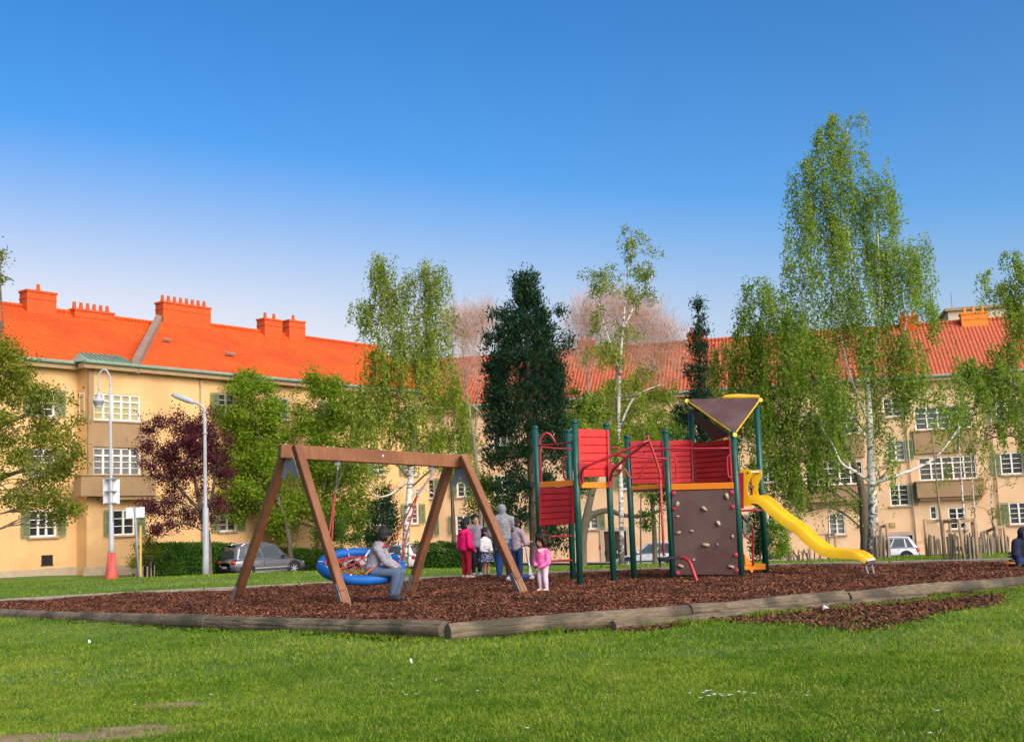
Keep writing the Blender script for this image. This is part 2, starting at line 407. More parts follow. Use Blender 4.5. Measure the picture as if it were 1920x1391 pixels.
# long tufts against the foot of the timber edging
P0 = [G(x, y, -.12) for x, y in ((0, 1161), (400, 1181), (820, 1196), (1000, 1190), (1300, 1172), (1700, 1135), (1920, 1112))]
tx, ty = [], []
for a, b in zip(P0[:-1], P0[1:]):
    k_ = int((b - a).length * 260)
    for _ in range(k_):
        t = random.random(); q = a.lerp(b, t); tx.append(q.x + random.gauss(0, .05)); ty.append(q.y - abs(random.gauss(0, .07)))
tx = np.array(tx); ty = np.array(ty); k = vnoise(tx, ty, .3, 12) > .42
blades('grass', tx[k], ty[k], .06 + .09 * vnoise(tx[k], ty[k], .5, 13), m_grass, 55, .007)
# bare trodden earth
m_soil = mat('trodden_earth', (.22, .145, .075), (.31, .215, .12), 6, .95, .5, 40)
for bi, (c, ax, ay) in enumerate(BARE):
    mb = MB(); n_ = 90; vs = [(c.x, c.y, ground_z(c.x, c.y) + .008)]
    for ring_ in (.55, 1.0):
        for q in range(n_):
            t = 2 * math.pi * q / n_; rr = ring_ * (.95 + .22 * math.sin(3 * t + bi) + .16 * math.sin(7 * t + 2 * bi) + .10 * math.sin(15 * t) + random.uniform(-.09, .09))
            x, y = c.x + ax * rr * math.cos(t), c.y + ay * rr * math.sin(t); vs.append((x, y, ground_z(x, y) + (.008 if ring_ < 1 else .002)))
    fs = [(0, 1 + q, 1 + (q + 1) % n_) for q in range(n_)] + [(1 + q, 1 + n_ + q, 1 + n_ + (q + 1) % n_, 1 + (q + 1) % n_) for q in range(n_)]
    mb.add(vs, fs); tag(mb.build('bare_earth', m_soil), kind='structure')
# daisies and scraps of litter in the lawn
m_petal = mat('daisy_petal', (.75, .75, .72), (.8, .8, .78), 5, .7)
DP = [(1340 + random.gauss(0, 28), 1312 + random.gauss(0, 4)) for _ in range(16)] + [(random.uniform(0, 1920), random.uniform(1230, 1390)) for _ in range(14)]
co = []
for px, py in DP:
    p = G(px, py, -.12); z = ground_z(p.x, p.y) + .045
    for q in range(6):
        t = q * math.pi / 3; r_ = .009; c_ = Vector((p.x + math.cos(t) * r_, p.y + math.sin(t) * r_, z)); d = Vector((math.cos(t), math.sin(t), .1)) * .008; s_ = Vector((-math.sin(t), math.cos(t), 0)) * .005
        co += [c_ - d - s_, c_ + d - s_ * .6, c_ + d + s_ * .6, c_ - d + s_]
tag(link_mesh('daisies', quads_mesh('daisies', [tuple(v) for v in co]), m_petal), kind='stuff')
for px, py, s_, lb in ((168, 1205, .028, 'crumpled white paper scrap lying on the lawn at the far left'), (1541, 1244, .07, None), (1547, 1147, .05, 'pale paper scrap on the spilled bark beyond the timber edging'), (771, 1243, .017, 'small folded white paper scrap on the lawn in front of the log joint')):
    if lb is None: continue
    p = G(px, py, -.1); z = ground_z(p.x, p.y) + .03; mb = MB()
    a = random.uniform(0, 3); d = Vector((math.cos(a), math.sin(a), .3)) * s_; e = Vector((-math.sin(a), math.cos(a), .5)) * s_ * .5
    c_ = Vector((p.x, p.y, z)); mb.add([c_ - d - e, c_ - e * 1.1 + Vector((0, 0, .03)), c_ + d - e, c_ + d + e, c_ + e + Vector((0, 0, .035)), c_ - d * .8 + e], [(0, 1, 4, 5), (1, 2, 3, 4)])
    tag(mb.build('paper_scrap', m_petal), lb, 'litter', 'scraps of paper on the ground')

# ---------------------------------------------------------------- timber edging
m_log = mat('weathered_log', (.105, .078, .048), (.235, .18, .115), 7, .9, .8, 30, stretch=(1, 1, 5), c3=(.075, .062, .040), s3=2.2)
m_logend = mat('log_end', (.12, .09, .06), (.19, .15, .10), 20, .9, .4)
edging = thing('timber_edging', 'weathered grey round-log edging along the near side of the bark bed', 'edging', G(835, 1180, 0))
def log(a, b, r_, ra=None, z=.0, dz=(0, 0)):
    a = Vector(a); b = Vector(b); n_ = 26; pts = []; rs = []
    for i in range(n_ + 1):
        t = i / n_; p = a.lerp(b, t); p.z = z + dz[0] * (1 - t) + dz[1] * t + .008 * math.sin(t * 7 + a.x); p.x += .012 * math.sin(t * 5 + b.x)
        pts.append(p); rs.append(r_ * (1 + .05 * math.sin(t * 9 + a.y)))
    d = (b - a).normalized(); pts = [pts[0] - d * .004] + pts + [pts[-1] + d * .004]; rs = [r_ * .86] + rs + [r_ * .86]
    mb = MB().tube(pts, rs, 30, True); rg = random.Random(int(a.x * 100)); seg = 30
    offs = [rg.uniform(-.025, .025) for _ in range(seg)]
    for _ in range(5): offs[rg.randrange(seg)] = -.10
    for i, p in enumerate(pts):
        for k in range(seg):
            v = Vector(mb.v[i * seg + k]); o_ = offs[(k + (i // 6)) % seg] if rg.random() > .12 else 0
            mb.v[i * seg + k] = tuple(p + (v - p) * (1 + o_))
    return mb.build('log', m_log, edging, False)
LG = [(-140, 1146), (395, 1166), (838, 1179)]
pts = [G(x, y, 0) for x, y in LG]
for i, (a, b) in enumerate(zip(pts[:-1], pts[1:])):
    log(a, a.lerp(b, .994), .108, z=-.012)
RG = [(835, 1184), (1290, 1146), (1585, 1119), (1925, 1090), (2300, 1058)]
pts = [G(x, y, 0) for x, y in RG]
for i, (a, b) in enumerate(zip(pts[:-1], pts[1:])):
    log(a.lerp(b, .006), a.lerp(b, .994), .108 - .003 * i, z=-.012)
RG2 = [(1150, 1180), (1440, 1153), (1740, 1126)]
pts = [G(x, y, -.12) for x, y in RG2]
for a, b in zip(pts[:-1], pts[1:]): log(a, a.lerp(b, .99), .085, z=-.105)
p = G(832, 1188, -.1); MB().box((p.x, p.y - .01, -.09), (.11, .13, .2), ch=.012).build('joint_post', m_logend, edging)
m_kerb = mat('grey_kerb_timber', (.17, .145, .11), (.27, .235, .18), 4, .9, .5, 20)
kerb = thing('timber_kerb', 'low grey squared timber kerb along the far side of the bark bed', 'kerb', PIT[6])
FP = PIT[3:11]
for a, b in zip(FP[:-1], FP[1:]):
    L_ = (b - a).length; k_ = max(1, round(L_ / 2.6))
    for i in range(k_):
        q0 = a.lerp(b, i / k_ + .004); q1 = a.lerp(b, (i + 1) / k_ - .004)
        MB().bar(q0 + Vector((0, 0, -.03)), q1 + Vector((0, 0, -.03)), .12, .2, ch=.015).build('beam', m_kerb, kerb)
# ================================================================== BUILDINGS
def mkline(p, d): return (Vector((p.x, p.y, 0)), Vector((d[0], d[1], 0)).normalized())
LL = mkline(W(80, 1000, 60), (.602, .799)); LR = mkline(W(1740, 1000, 75), (.974, -.225))
def hit(px, py, l, out=0.0):
    "position s along a facade line and height z of a pixel; out = metres the plane stands in front of the line"
    d = ray(px, py); p, u = l; nrm = Vector((u.y, -u.x, 0)); p = p + nrm * out
    det = d.x * (-u.y) + d.y * u.x; t = (-p.x * u.y + p.y * u.x) / det
    q = Vector((d.x * t, d.y * t, CAMZ + d.z * t)); return (q - p).dot(u), q.z
_p, _u = LL; _q, _v = LR
_det = -_u.x * _v.y + _v.x * _u.y
sL_end = (-(_q.x - _p.x) * _v.y + _v.x * (_q.y - _p.y)) / _det
COR = _p + _u * sL_end; sR0 = (COR - _q).dot(_v)

m_wallL = mat('ochre_render', (.62, .38, .16), (.69, .43, .19), 1.1, .9, .12, 60, stretch=(1.6, 1.6, .3), c3=(.57, .34, .145), s3=.5)
m_wallR = mat('peach_render', (.64, .42, .235), (.71, .475, .27), 1.1, .9, .12, 60, stretch=(1.6, 1.6, .3), c3=(.61, .39, .215), s3=.5)
m_brown = mat('brown_render', (.27, .17, .085), (.33, .215, .11), 1.2, .9, .1, 50)
m_plinth = mat('stone_plinth', (.36, .27, .18), (.45, .35, .24), 2.5, .9, .4, 20)
m_frame = mat('white_window_paint', (.72, .68, .60), (.78, .74, .66), 6, .5)
m_glass = glassmat('window_glass', (.022, .022, .024), .06)
m_glassg = glassmat('window_glass_with_blind', (.30, .27, .12), .12)
m_shut = mat('green_shutter_paint', (.15, .20, .10), (.19, .25, .13), 6, .6, .15, 30)
m_copper = mat('green_copper', (.17, .24, .17), (.24, .31, .23), 3, .6, .1, 20)
m_cornice = mat('brown_cornice', (.30, .20, .10), (.36, .25, .14), 2, .85)
m_chim = mat('chimney_render', (.48, .072, .014), (.54, .092, .02), 2, .9, .15, 30)
m_pot = mat('clay_pot', (.52, .095, .025), (.58, .12, .035), 5, .8)
m_stone = mat('parapet_stone', (.22, .15, .11), (.30, .21, .155), 2, .9, .2, 20)
m_pipe = mat('beige_downpipe', (.42, .31, .20), (.48, .36, .24), 3, .7)
m_door = mat('dark_door', (.035, .022, .016), (.055, .035, .025), 8, .55, .2, 30)
m_dark = mat('dark_opening', (.012, .011, .010), (.02, .018, .016), 5, .8)
def roofmat(name, c1, c2, c3):
    m = mat(name, c1, c2, 1.6, .8, 0, c3=c3, s3=.35); t = m.node_tree; N = t.nodes; L = t.links
    tc = N.new('ShaderNodeTexCoord'); wv = N.new('ShaderNodeTexWave'); wv.bands_direction = 'X'; wv.inputs['Scale'].default_value = 1.25; wv.inputs['Distortion'].default_value = .25; wv.inputs['Detail'].default_value = 1
    L.new(tc.outputs['Object'], wv.inputs['Vector'])
    w2 = N.new('ShaderNodeTexWave'); w2.bands_direction = 'Z'; w2.inputs['Scale'].default_value = 1.6; w2.wave_profile = 'SAW'; w2.inputs['Distortion'].default_value = .3
    L.new(tc.outputs['Object'], w2.inputs['Vector'])
    ad = N.new('ShaderNodeMath'); ad.operation = 'MULTIPLY_ADD'; ad.inputs[1].default_value = .25; L.new(w2.outputs['Fac'], ad.inputs[0]); L.new(wv.outputs['Fac'], ad.inputs[2])
    bp = N.new('ShaderNodeBump'); bp.inputs['Strength'].default_value = .8; bp.inputs['Distance'].default_value = .06
    L.new(ad.outputs[0], bp.inputs['Height']); L.new(bp.outputs[0], N['Principled BSDF'].inputs['Normal'])
    b = N['Principled BSDF']; src = b.inputs['Base Color'].links[0].from_socket
    br = N.new('ShaderNodeTexNoise'); br.inputs['Scale'].default_value = 5.5; br.inputs['Detail'].default_value = 2; L.new(tc.outputs['Object'], br.inputs['Vector'])
    mrr = N.new('ShaderNodeMapRange'); mrr.inputs['From Min'].default_value = .3; mrr.inputs['From Max'].default_value = .7; mrr.inputs['To Min'].default_value = .84; mrr.inputs['To Max'].default_value = 1.1; L.new(br.outputs['Fac'], mrr.inputs['Value'])
    hv = N.new('ShaderNodeHueSaturation'); L.new(mrr.outputs[0], hv.inputs['Value']); L.new(src, hv.inputs['Color']); L.new(hv.outputs[0], b.inputs['Base Color'])
    return m
m_roofL = roofmat('sunlit_orange_tile', (.60, .074, .005), (.68, .10, .009), (.52, .066, .007))  # golden sunlight put into the clay colour as extra saturated orange
m_roofR = roofmat('red_roof_tile', (.40, .085, .035), (.50, .11, .045), (.44, .10, .045))

WGL = [m_glass, glassmat('window_glass_net_curtain', (.13, .125, .115), .12), m_glass, glassmat('window_glass_sky', (.045, .05, .055), .05), glassmat('window_glass_drape', (.075, .06, .05), .1)]
# window meshes are shared between windows of one size
WCACHE = {}
def window(parent, s, z0, wd, ht, cols=2, rows=4, y=0.0, shutters='', sill=True, glass=None, label=None, box=False):
    "window centred at s along the facade, foot at z0; local -y looks out"
    key = (wd, ht, cols, rows); fr = .075
    if key not in WCACHE:
        mb = MB(); d = .09
        mb.box((-wd / 2 + fr / 2, .05, ht / 2), (fr, d, ht)); mb.box((wd / 2 - fr / 2, .05, ht / 2), (fr, d, ht))
        mb.box((0, .05, fr / 2), (wd - 2 * fr, d, fr)); mb.box((0, .05, ht - fr / 2), (wd - 2 * fr, d, fr))
        cw = (wd - 2 * fr) / cols
        for c in range(1, cols): mb.box((-wd / 2 + fr + cw * c, .045, ht / 2), (.10, d, ht - 2 * fr))
        for c in range(cols):
            x0 = -wd / 2 + fr + cw * c + .05; x1 = x0 + cw - .10
            for r_ in range(1, rows):
                zz_ = fr + (ht - 2 * fr) * r_ / rows
                if rows == 4 and cols >= 4 and r_ == 3: mb.box(((x0 + x1) / 2, .05, zz_), (x1 - x0, .08, .08))
                else: mb.box(((x0 + x1) / 2, .055, zz_), (x1 - x0, .05, .035))
        fm = mb.mesh('window'); pm = MB().box((0, .085, ht / 2), (cw - .02, .012, ht - fr)).mesh('pane')
        sm_ = MB().box((0, -.04, -.05), (wd + .22, .26, .09)).mesh('sill')
        mb = MB(); sw = wd / cols * .9 if cols < 4 else .45; sw = min(sw, .55)
        for q in (-1, 1): mb.box((q * (sw / 2 - .03), -.02, ht / 2), (.06, .04, ht))
        for q in range(3): mb.box((0, -.02, .03 + (ht - .06) * q / 2), (sw - .12, .038, .06))
        for q in range(14):
            zz_ = .09 + (ht - .18) * (q + .5) / 14
            mb.box((0, -.018, zz_), (sw - .12, .012, .07), Matrix.Rotation(.5, 3, 'X'))
        WCACHE[key] = (fm, pm, sm_, mb.mesh('shutter'), cw, sw)
    fm, pm, sm_, shm, cw, sw = WCACHE[key]
    o = link_mesh('window', fm, m_frame, parent, (s, y, z0))
    if label: o['label'] = label
    g = glass or WGL[(int(s * 7) + int(z0 * 3)) % len(WGL)]
    key2 = key + (g.name,)
    if key2 not in WCACHE: p2 = pm.copy(); p2.materials.clear(); p2.materials.append(g); WCACHE[key2] = p2
    for c in range(cols): link_mesh('pane', WCACHE[key2], None, o, (-wd / 2 + fr + cw * (c + .5), 0, 0))
    if sill: link_mesh('sill', sm_, m_plinth, o, (0, 0, 0))
    for ch in shutters:
        q = -1 if ch == 'l' else 1
        link_mesh('shutter', shm, m_shut, o, (q * (wd / 2 + sw / 2 + .02), -.14, 0))
    return o
def facade(name, s0, s1, z0, z1, y, opens, m_, parent, depth=.16):
    "wall face with real openings (s0,s1,z0,z1) and their reveals"
    S = sorted({s0, s1, *[o[0] for o in opens], *[o[1] for o in opens]}); Z = sorted({z0, z1, *[o[2] for o in opens], *[o[3] for o in opens]})
    S = [v for v in S if s0 <= v <= s1]; Z = [v for v in Z if z0 <= v <= z1]; mb = MB(); vid = {}
    def v(s, z):
        if (s, z) not in vid: vid[(s, z)] = len(mb.v); mb.v.append((s, y, z))
        return vid[(s, z)]
    for a, b in zip(S[:-1], S[1:]):
        for c, d in zip(Z[:-1], Z[1:]):
            ms, mz = (a + b) / 2, (c + d) / 2
            if not any(o[0] < ms < o[1] and o[2] < mz < o[3] for o in opens):
                mb.f.append((v(a, c), v(b, c), v(b, d), v(a, d))); mb.m.append(0)
    for o in opens:
        a, b, c, d = o; Y2 = y + depth
        for p, q in (((a, c), (b, c)), ((b, c), (b, d)), ((b, d), (a, d)), ((a, d), (a, c))):
            mb.add([(p[0], y, p[1]), (q[0], y, q[1]), (q[0], Y2, q[1]), (p[0], Y2, p[1])], [(3, 2, 1, 0)])
    return mb.local(name, m_, parent)
def chimney(parent, roof, s0, s1, y, z0, z1, dp, pots, m_=None):
    mb = MB(); mb.box(((s0 + s1) / 2, y, (z0 + z1) / 2), (s1 - s0, dp, z1 - z0)); mb.box(((s0 + s1) / 2, y, z1 + .06), (s1 - s0 + .1, dp + .1, .12))
    mb.box(((s0 + s1) / 2, y, z1 - .35), (s1 - s0 + .06, dp + .06, .06))
    for i in range(pots):
        x = s0 + (s1 - s0) * (i + .5) / pots
        mb.lathe((x, y, z1 + .13), [(.11, 0), (.12, .1), (.09, .38), (.1, .42)], 8)
    return mb.local('chimney', m_ or m_chim, roof)

# -------- left row: ochre houses under a clay roof coloured as if in golden sun
OFF = 14.0                                            # local s = s on line + OFF
def sl(px, py=900, out=0.0): return hit(px, py, LL, out)[0] + OFF
def zl(px, py, out=0.0): return hit(px, py, LL, out)[1]
orgL = LL[0] - LL[1] * OFF; angL = math.atan2(LL[1].y, LL[1].x)
BL = thing('apartment_building', 'ochre apartment house with sunlit-orange tiled roof, oriel windows and many chimneys beside the maple', 'building', (orgL.x, orgL.y, 0), angL)
PR = .9; sB = sl(163, 900, PR); EAVE = 10.35; LEN = sL_end + OFF; ZB = -2.2
op = []; wins = []
for s, z0, h_, wd, c, r_, sh in [(14.0, 1.5, 1.32, 1.5, 3, 3, 'lr'), (14.0, 4.55, 1.4, 1.2, 2, 4, 'lr'), (14.0, 7.6, 1.4, 1.2, 2, 4, 'lr'), (9.6, 1.5, 1.32, 1.5, 3, 3, 'lr'), (9.6, 4.55, 1.4, 1.2, 2, 4, 'lr'), (9.6, 7.6, 1.4, 1.2, 2, 4, 'lr'), (5.2, 1.5, 1.32, 1.5, 3, 3, 'lr')]:
    op.append((s - wd / 2, s + wd / 2, z0, z0 + h_)); wins.append((s, z0, wd, h_, c, r_, sh))
facade('wall', -4, sB, ZB, EAVE, 0, op, m_wallL, BL)
for a in wins: window(BL, a[0], a[1], a[2], a[3], a[4], a[5], .03, a[6])
MB().box((13.9 + .35, -.012, .32), (.62, .03, .5)).box((14.25, -.02, .06), (.7, .05, .05)).local('cellar_vent', m_dark, BL)
ops2 = []; wins2 = []
s4 = sl(232, 980, PR); wO0 = sl(175, 765, PR); wO1 = sl(263, 765, PR)
ow = wO1 - wO0; oc = (wO0 + wO1) / 2
for s, z0, h_, wd, c, r_, sh, gl in [(s4, 1.42, 1.34, 1.35, 2, 3, 'lr', None), (oc, 4.55, 1.45, round(ow, 2), 5, 4, '', None), (oc, 7.45, 1.42, round(ow, 2), 5, 4, '', m_glassg)] + \
        [(x, z, 1.35, 1.25, 2, 4, 'l' if z > 2 else 'lr', None) for x in (25.0, 29.2, 33.4, 37.6, 40.8) for z in (1.4, 4.7, 8.0)]:
    ops2.append((s - wd / 2, s + wd / 2, z0, z0 + h_)); wins2.append((s, z0, wd, h_, c, r_, sh, gl))
facade('wall', sB, LEN + .4, ZB, EAVE, -PR, ops2, m_wallL, BL)
MB().add([(sB, 0, ZB), (sB, -PR, ZB), (sB, -PR, EAVE), (sB, 0, EAVE)], [(0, 1, 2, 3)]).local('return_wall', m_wallL, BL)
for a in wins2: window(BL, a[0], a[1], a[2], a[3], a[4], a[5], -PR + .03, a[6], glass=a[7])
window(BL, sB - .012, 7.5, .5, 1.4, 1, 4, -.42, '', False).rotation_euler = (0, 0, -math.pi / 2)
# back of rooms so that nothing shows through
MB().box(((LEN - 4) / 2, 5.5, (EAVE + ZB) / 2), (LEN + 4, .2, EAVE - ZB)).local('rear_wall', m_dark, BL)
ob = sB + .002; oe = wO1 + .55
mb = MB()      # brown framing of the oriel: corner strip, spandrels, deep sill box
mb.box(((ob + wO0 - .05) / 2, -PR - .06, 7.0), (wO0 - .05 - ob, .12, 6.6)); mb.box(((wO1 + .05 + oe) / 2, -PR - .06, 5.6), (oe - wO1 - .05, .12, 3.8))
mb.box((oc, -PR - .05, 6.72), (ow + .09, .10, 1.36)); mb.box((oc, -PR - .06, 7.38), (ow + .4, .2, .07)); mb.box((oc, -PR - .05, 4.22), (ow + .09, .1, .6))
mb.local('oriel_frame', m_brown, BL)
MB().box(((ob - .75 + oe) / 2, -PR - .32, 3.98), (oe - ob + .75, .62, 1.05)).box(((ob - .75 + oe) / 2, -PR - .32, 4.53), (oe - ob + .85, .72, .07)).box(((ob + .9 + oe) / 2, -PR - .28, 3.36), (oe - ob - .3, .5, .2)).local('oriel_base', m_brown, BL)
for q in (-1,): MB().box(((sB - 4) / 2, -.05, -1.2), (sB + 4 - .02, .12, 2.2)).box(((sB + LEN) / 2, -PR - .05, -1.25), (LEN - sB + .5, .12, 2.2)).local('plinth', m_plinth, BL)
# cornice, gutter, roof
mb = MB(); mb.box(((sB - 4) / 2, -.2, EAVE - .13), (sB + 4, .55, .26)); mb.box(((sB + LEN) / 2 - .15, -PR - .2, EAVE - .13), (LEN - sB + .7, .55, .26)); mb.local('cornice', m_cornice, BL)
mb = MB(); mb.tube([(-4, -.55, EAVE + .06), (sB - .3, -.55, EAVE + .06)], .1, 8); mb.tube([(sB - .5, -PR - .55, EAVE + .06), (LEN, -PR - .55, EAVE + .06)], .1, 8); mb.local('gutter', m_copper, BL)
for s_ in (sB + 7.2, sB + 16): MB().tube([(s_, -PR - .12, EAVE - .2), (s_, -PR - .12, -1.2)], .045, 8).local('downpipe', m_pipe, BL, True)
sp = sl(290, 650, -1)        # fire wall between the two houses
RZ = 14.35; RY = 5.2
mb = MB(); e0 = EAVE + .02
sr_ = sl(299, 608, -RY); se_ = sl(256, 692, PR + .45)      # the fire wall runs askew from ridge to eave
mb.prism([(-4, -.5, e0), (se_, -.5, e0), (sr_, RY, RZ - .1), (-4, RY, RZ - .1)], .16); mb.prism([(sr_, RY, RZ - .1), (sr_, 11.2, e0), (-4, 11.2, e0), (-4, RY, RZ - .1)], .16)
roofA = mb.local('roof', m_roofL, BL)
mb = MB()
mb.prism([(se_, -PR - .5, e0), (LEN + 2, -PR - .5, e0), (LEN + 2, RY, RZ + .25), (sr_, RY, RZ + .25)], .16); mb.prism([(sr_, RY, RZ + .25), (LEN + 2, RY, RZ + .25), (LEN + 2, 11.2, e0), (sr_, 11.2, e0)], .16)
roofB = mb.local('roof', m_roofL, BL)
MB().tube([(-4, RY, RZ - .05), (sr_, RY, RZ - .05)], .13, 8).local('ridge_tiles', m_roofL, roofA)
MB().tube([(sr_, RY, RZ + .3), (LEN + 2, RY, RZ + .3)], .13, 8).local('ridge_tiles', m_roofL, roofB)
E_ = Vector((se_, -PR - .4, e0)); R_ = Vector((sr_, RY, RZ + .1)); dd_ = (R_ - E_); hz = Vector((dd_.y, -dd_.x, 0)).normalized() * .2
mb = MB(); lo_ = Vector((0, 0, -.35)); hi_ = Vector((0, 0, .42))
mb.add([E_ - hz + lo_, E_ + hz + lo_, R_ + hz + lo_, R_ - hz + lo_, E_ - hz + hi_, E_ + hz + hi_, R_ + hz + hi_, R_ - hz + hi_], [(0, 3, 2, 1), (4, 5, 6, 7), (0, 1, 5, 4), (1, 2, 6, 5), (2, 3, 7, 6), (3, 0, 4, 7)]); mb.local('parapet_wall', m_stone, roofB)
sp = se_ + .25
# copper hood over the oriel, with standing seams
mb = MB(); c0 = sB - .55; c1 = sp - .16
mb.prism([(c0, -PR - .55, e0 + .04), (c1, -PR - .55, e0 + .04), (c1, .35, e0 + .78), (c0 + .9, .35, e0 + .78)], .1)
mb.prism([(c0, -PR - .55, e0 + .04), (c0 + .9, .35, e0 + .78), (c0 - .1, -.35, e0 + .12)], .05)
for i in range(9):
    x = c0 + .9 + (c1 - c0 - 1.0) * i / 8; mb.bar((x - .3 * (1 - i / 8), -PR - .5, e0 + .1), (x, .33, e0 + .82), .04, .06)
mb.local('copper_hood', m_copper, BL)
for px0, px1, pyt, pyb, pots, ho, dz in ((42, 97, 552, 590, 1, roofA, 0), (131, 205, 588, 600, 6, roofA, 0), (297, 386, 576, 606, 8, roofB, 0), (487, 520, 603, 625, 2, roofB, 0), (533, 563, 606, 630, 1, roofB, 0)):
    a = sl(px0, pyt, -RY); b = sl(px1, pyt, -RY); zt = zl((px0 + px1) / 2, pyt, -RY)
    chimney(BL, ho, a, b, RY - .1, RZ - 1.2, zt, .8, pots)
MB().box((sl(420, 670, -1.5), .9, EAVE + 1.75), (.7, .16, .1), Matrix.Rotation(.6, 3, 'X')).local('roof_hatch', m_stone, roofB)
MB().box((sl(311, 648, -2), 1.9, EAVE + 2.35), (.5, .16, .1), Matrix.Rotation(.6, 3, 'X')).local('roof_hatch', m_stone, roofB)

# -------- right row: peach houses facing the viewer, red ribbed roof
orgR = LR[0] + LR[1] * sR0; angR = math.atan2(LR[1].y, LR[1].x); OFR = -sR0
def sr(px, py=900, out=0.0): return hit(px, py, LR, out)[0] + OFR
def zr(px, py, out=0.0): return hit(px, py, LR, out)[1]
BR = thing('apartment_building', 'long peach apartment house with red tiled roof, green shutters and oriels behind the birches', 'building', (orgR.x, orgR.y, 0), angR)
LENR = sr(2120) ; EAR = 9.25; ZBR = -3.4
ops = []; wl = []
def addw(s, z0, wd, h_, c, r_, sh, gl=None):
    ops.append((s - wd / 2, s + wd / 2, z0, z0 + h_)); wl.append((s, z0, wd, h_, c, r_, sh, gl))
DR = [(sr(1155, 1040), 1.5, -2.1, .35), (sr(1684, 1020), 1.75, -2.1, -.62)]      # doors: centre, width, foot, head
for s, wd, z0, z1 in DR: ops.append((s - wd / 2, s + wd / 2, z0, z1))
for px in (795, 866, 935, 1010, 1103, 1290, 1375, 1450): addw(sr(px), .55 if px < 1120 else -.2, 1.05, 1.3, 2, 4, 'lr')
addw(sr(1563), -.42, 1.0, 1.35, 2, 4, ''); addw(sr(1789), -.36, 1.05, 1.35, 2, 4, ''); addw(sr(1905), -.2, 1.15, 1.35, 2, 4, 'lr')
addw(sr(1610), .1, .42, .75, 1, 2, ''); addw(sr(1745), .3, .42, .85, 1, 2, '')
addw(sr(1684), 1.25, 1.15, 1.35, 2, 4, 'r'); addw(sr(1684), 4.1, 1.1, 1.3, 2, 4, 'r'); addw(sr(1684), 6.9, 1.1, 1.2, 2, 4, 'r')
for px in (1900, 2010): addw(sr(px), 2.9, 1.3, 1.35, 2, 4, 'lr'); addw(sr(px), 6.2, 1.3, 1.35, 2, 4, 'lr')
OR = [(1502, 1628), (1716, 1842)]
for a, b in OR:
    c_ = (sr(a) + sr(b)) / 2; w_ = round((sr(b) - sr(a)) * .86, 2)
    addw(c_, 2.75, w_, 1.45, 5, 4, ''); addw(c_, 5.95, w_, 1.45, 5, 4, '')
for px in (800, 870, 940, 1010, 1090, 1180, 1270, 1360, 1440):
    for z in (3.1, 6.1): addw(sr(px), z, 1.05, 1.35, 2, 4, 'lr' if z < 5 else 'r')
facade('wall', -.4, LENR, ZBR, EAR, 0, ops, m_wallR, BR)
for a in wl: window(BR, a[0], a[1], a[2], a[3], a[4], a[5], .03, a[6], glass=a[7])
for s, wd, z0, z1 in DR:
    d_ = MB().box((s, .1, (z0 + z1) / 2), (wd - .06, .06, z1 - z0)).box((s - wd / 4, .06, (z0 + z1) / 2), (wd / 2 - .16, .03, (z1 - z0) * .8)).box((s + wd / 4, .06, (z0 + z1) / 2), (wd / 2 - .16, .03, (z1 - z0) * .8)).local('door', m_door, BR)
    MB().box((s - wd / 2 - .13, -.04, (z0 + z1) / 2), (.24, .1, z1 - z0)).box((s + wd / 2 + .13, -.04, (z0 + z1) / 2), (.24, .1, z1 - z0)).box((s, -.04, z1 + .12), (wd + .5, .1, .24)).local('door_frame', m_plinth, d_)
    MB().tube([(s + .1, .04, z0 + 1.0), (s + .1, -.04, z0 + 1.0), (s + .1, -.04, z0 + 1.15)], .02, 6).local('handle', m_frame, d_)
s, wd, z0, z1 = DR[1]
MB().box((s + .05, .03, z1 - .42), (.32, .01, .26)).local('paper_notice', mat('paper', (.75, .72, .70)), BR)
MB().box((s - .25, -.03, .05), (.34, .06, .3)).local('house_lamp', mat('brown_lamp', (.20, .10, .03), (.6, .45, .2), 8, .4), BR)
s = sr(1128, 1025); MB().box((s, -.02, zr(1128, 1026)), (.34, .03, .26)).local('red_plate', mat('red_enamel', (.5, .02, .02), (.55, .03, .03), 5, .4), BR)
MB().box((sr(1136, 1037), -.02, zr(1136, 1037)), (.22, .03, .3)).local('letter_plate', m_dark, BR)
for px, py, wp, hp in ((1376, 1058, .9, .45), (1452, 1047, 1.1, .5), (1797, 1028, .7, .3)):
    MB().box((sr(px, py), -.012, zr(px, py)), (wp, .03, hp)).local('cellar_vent', m_dark, BR)
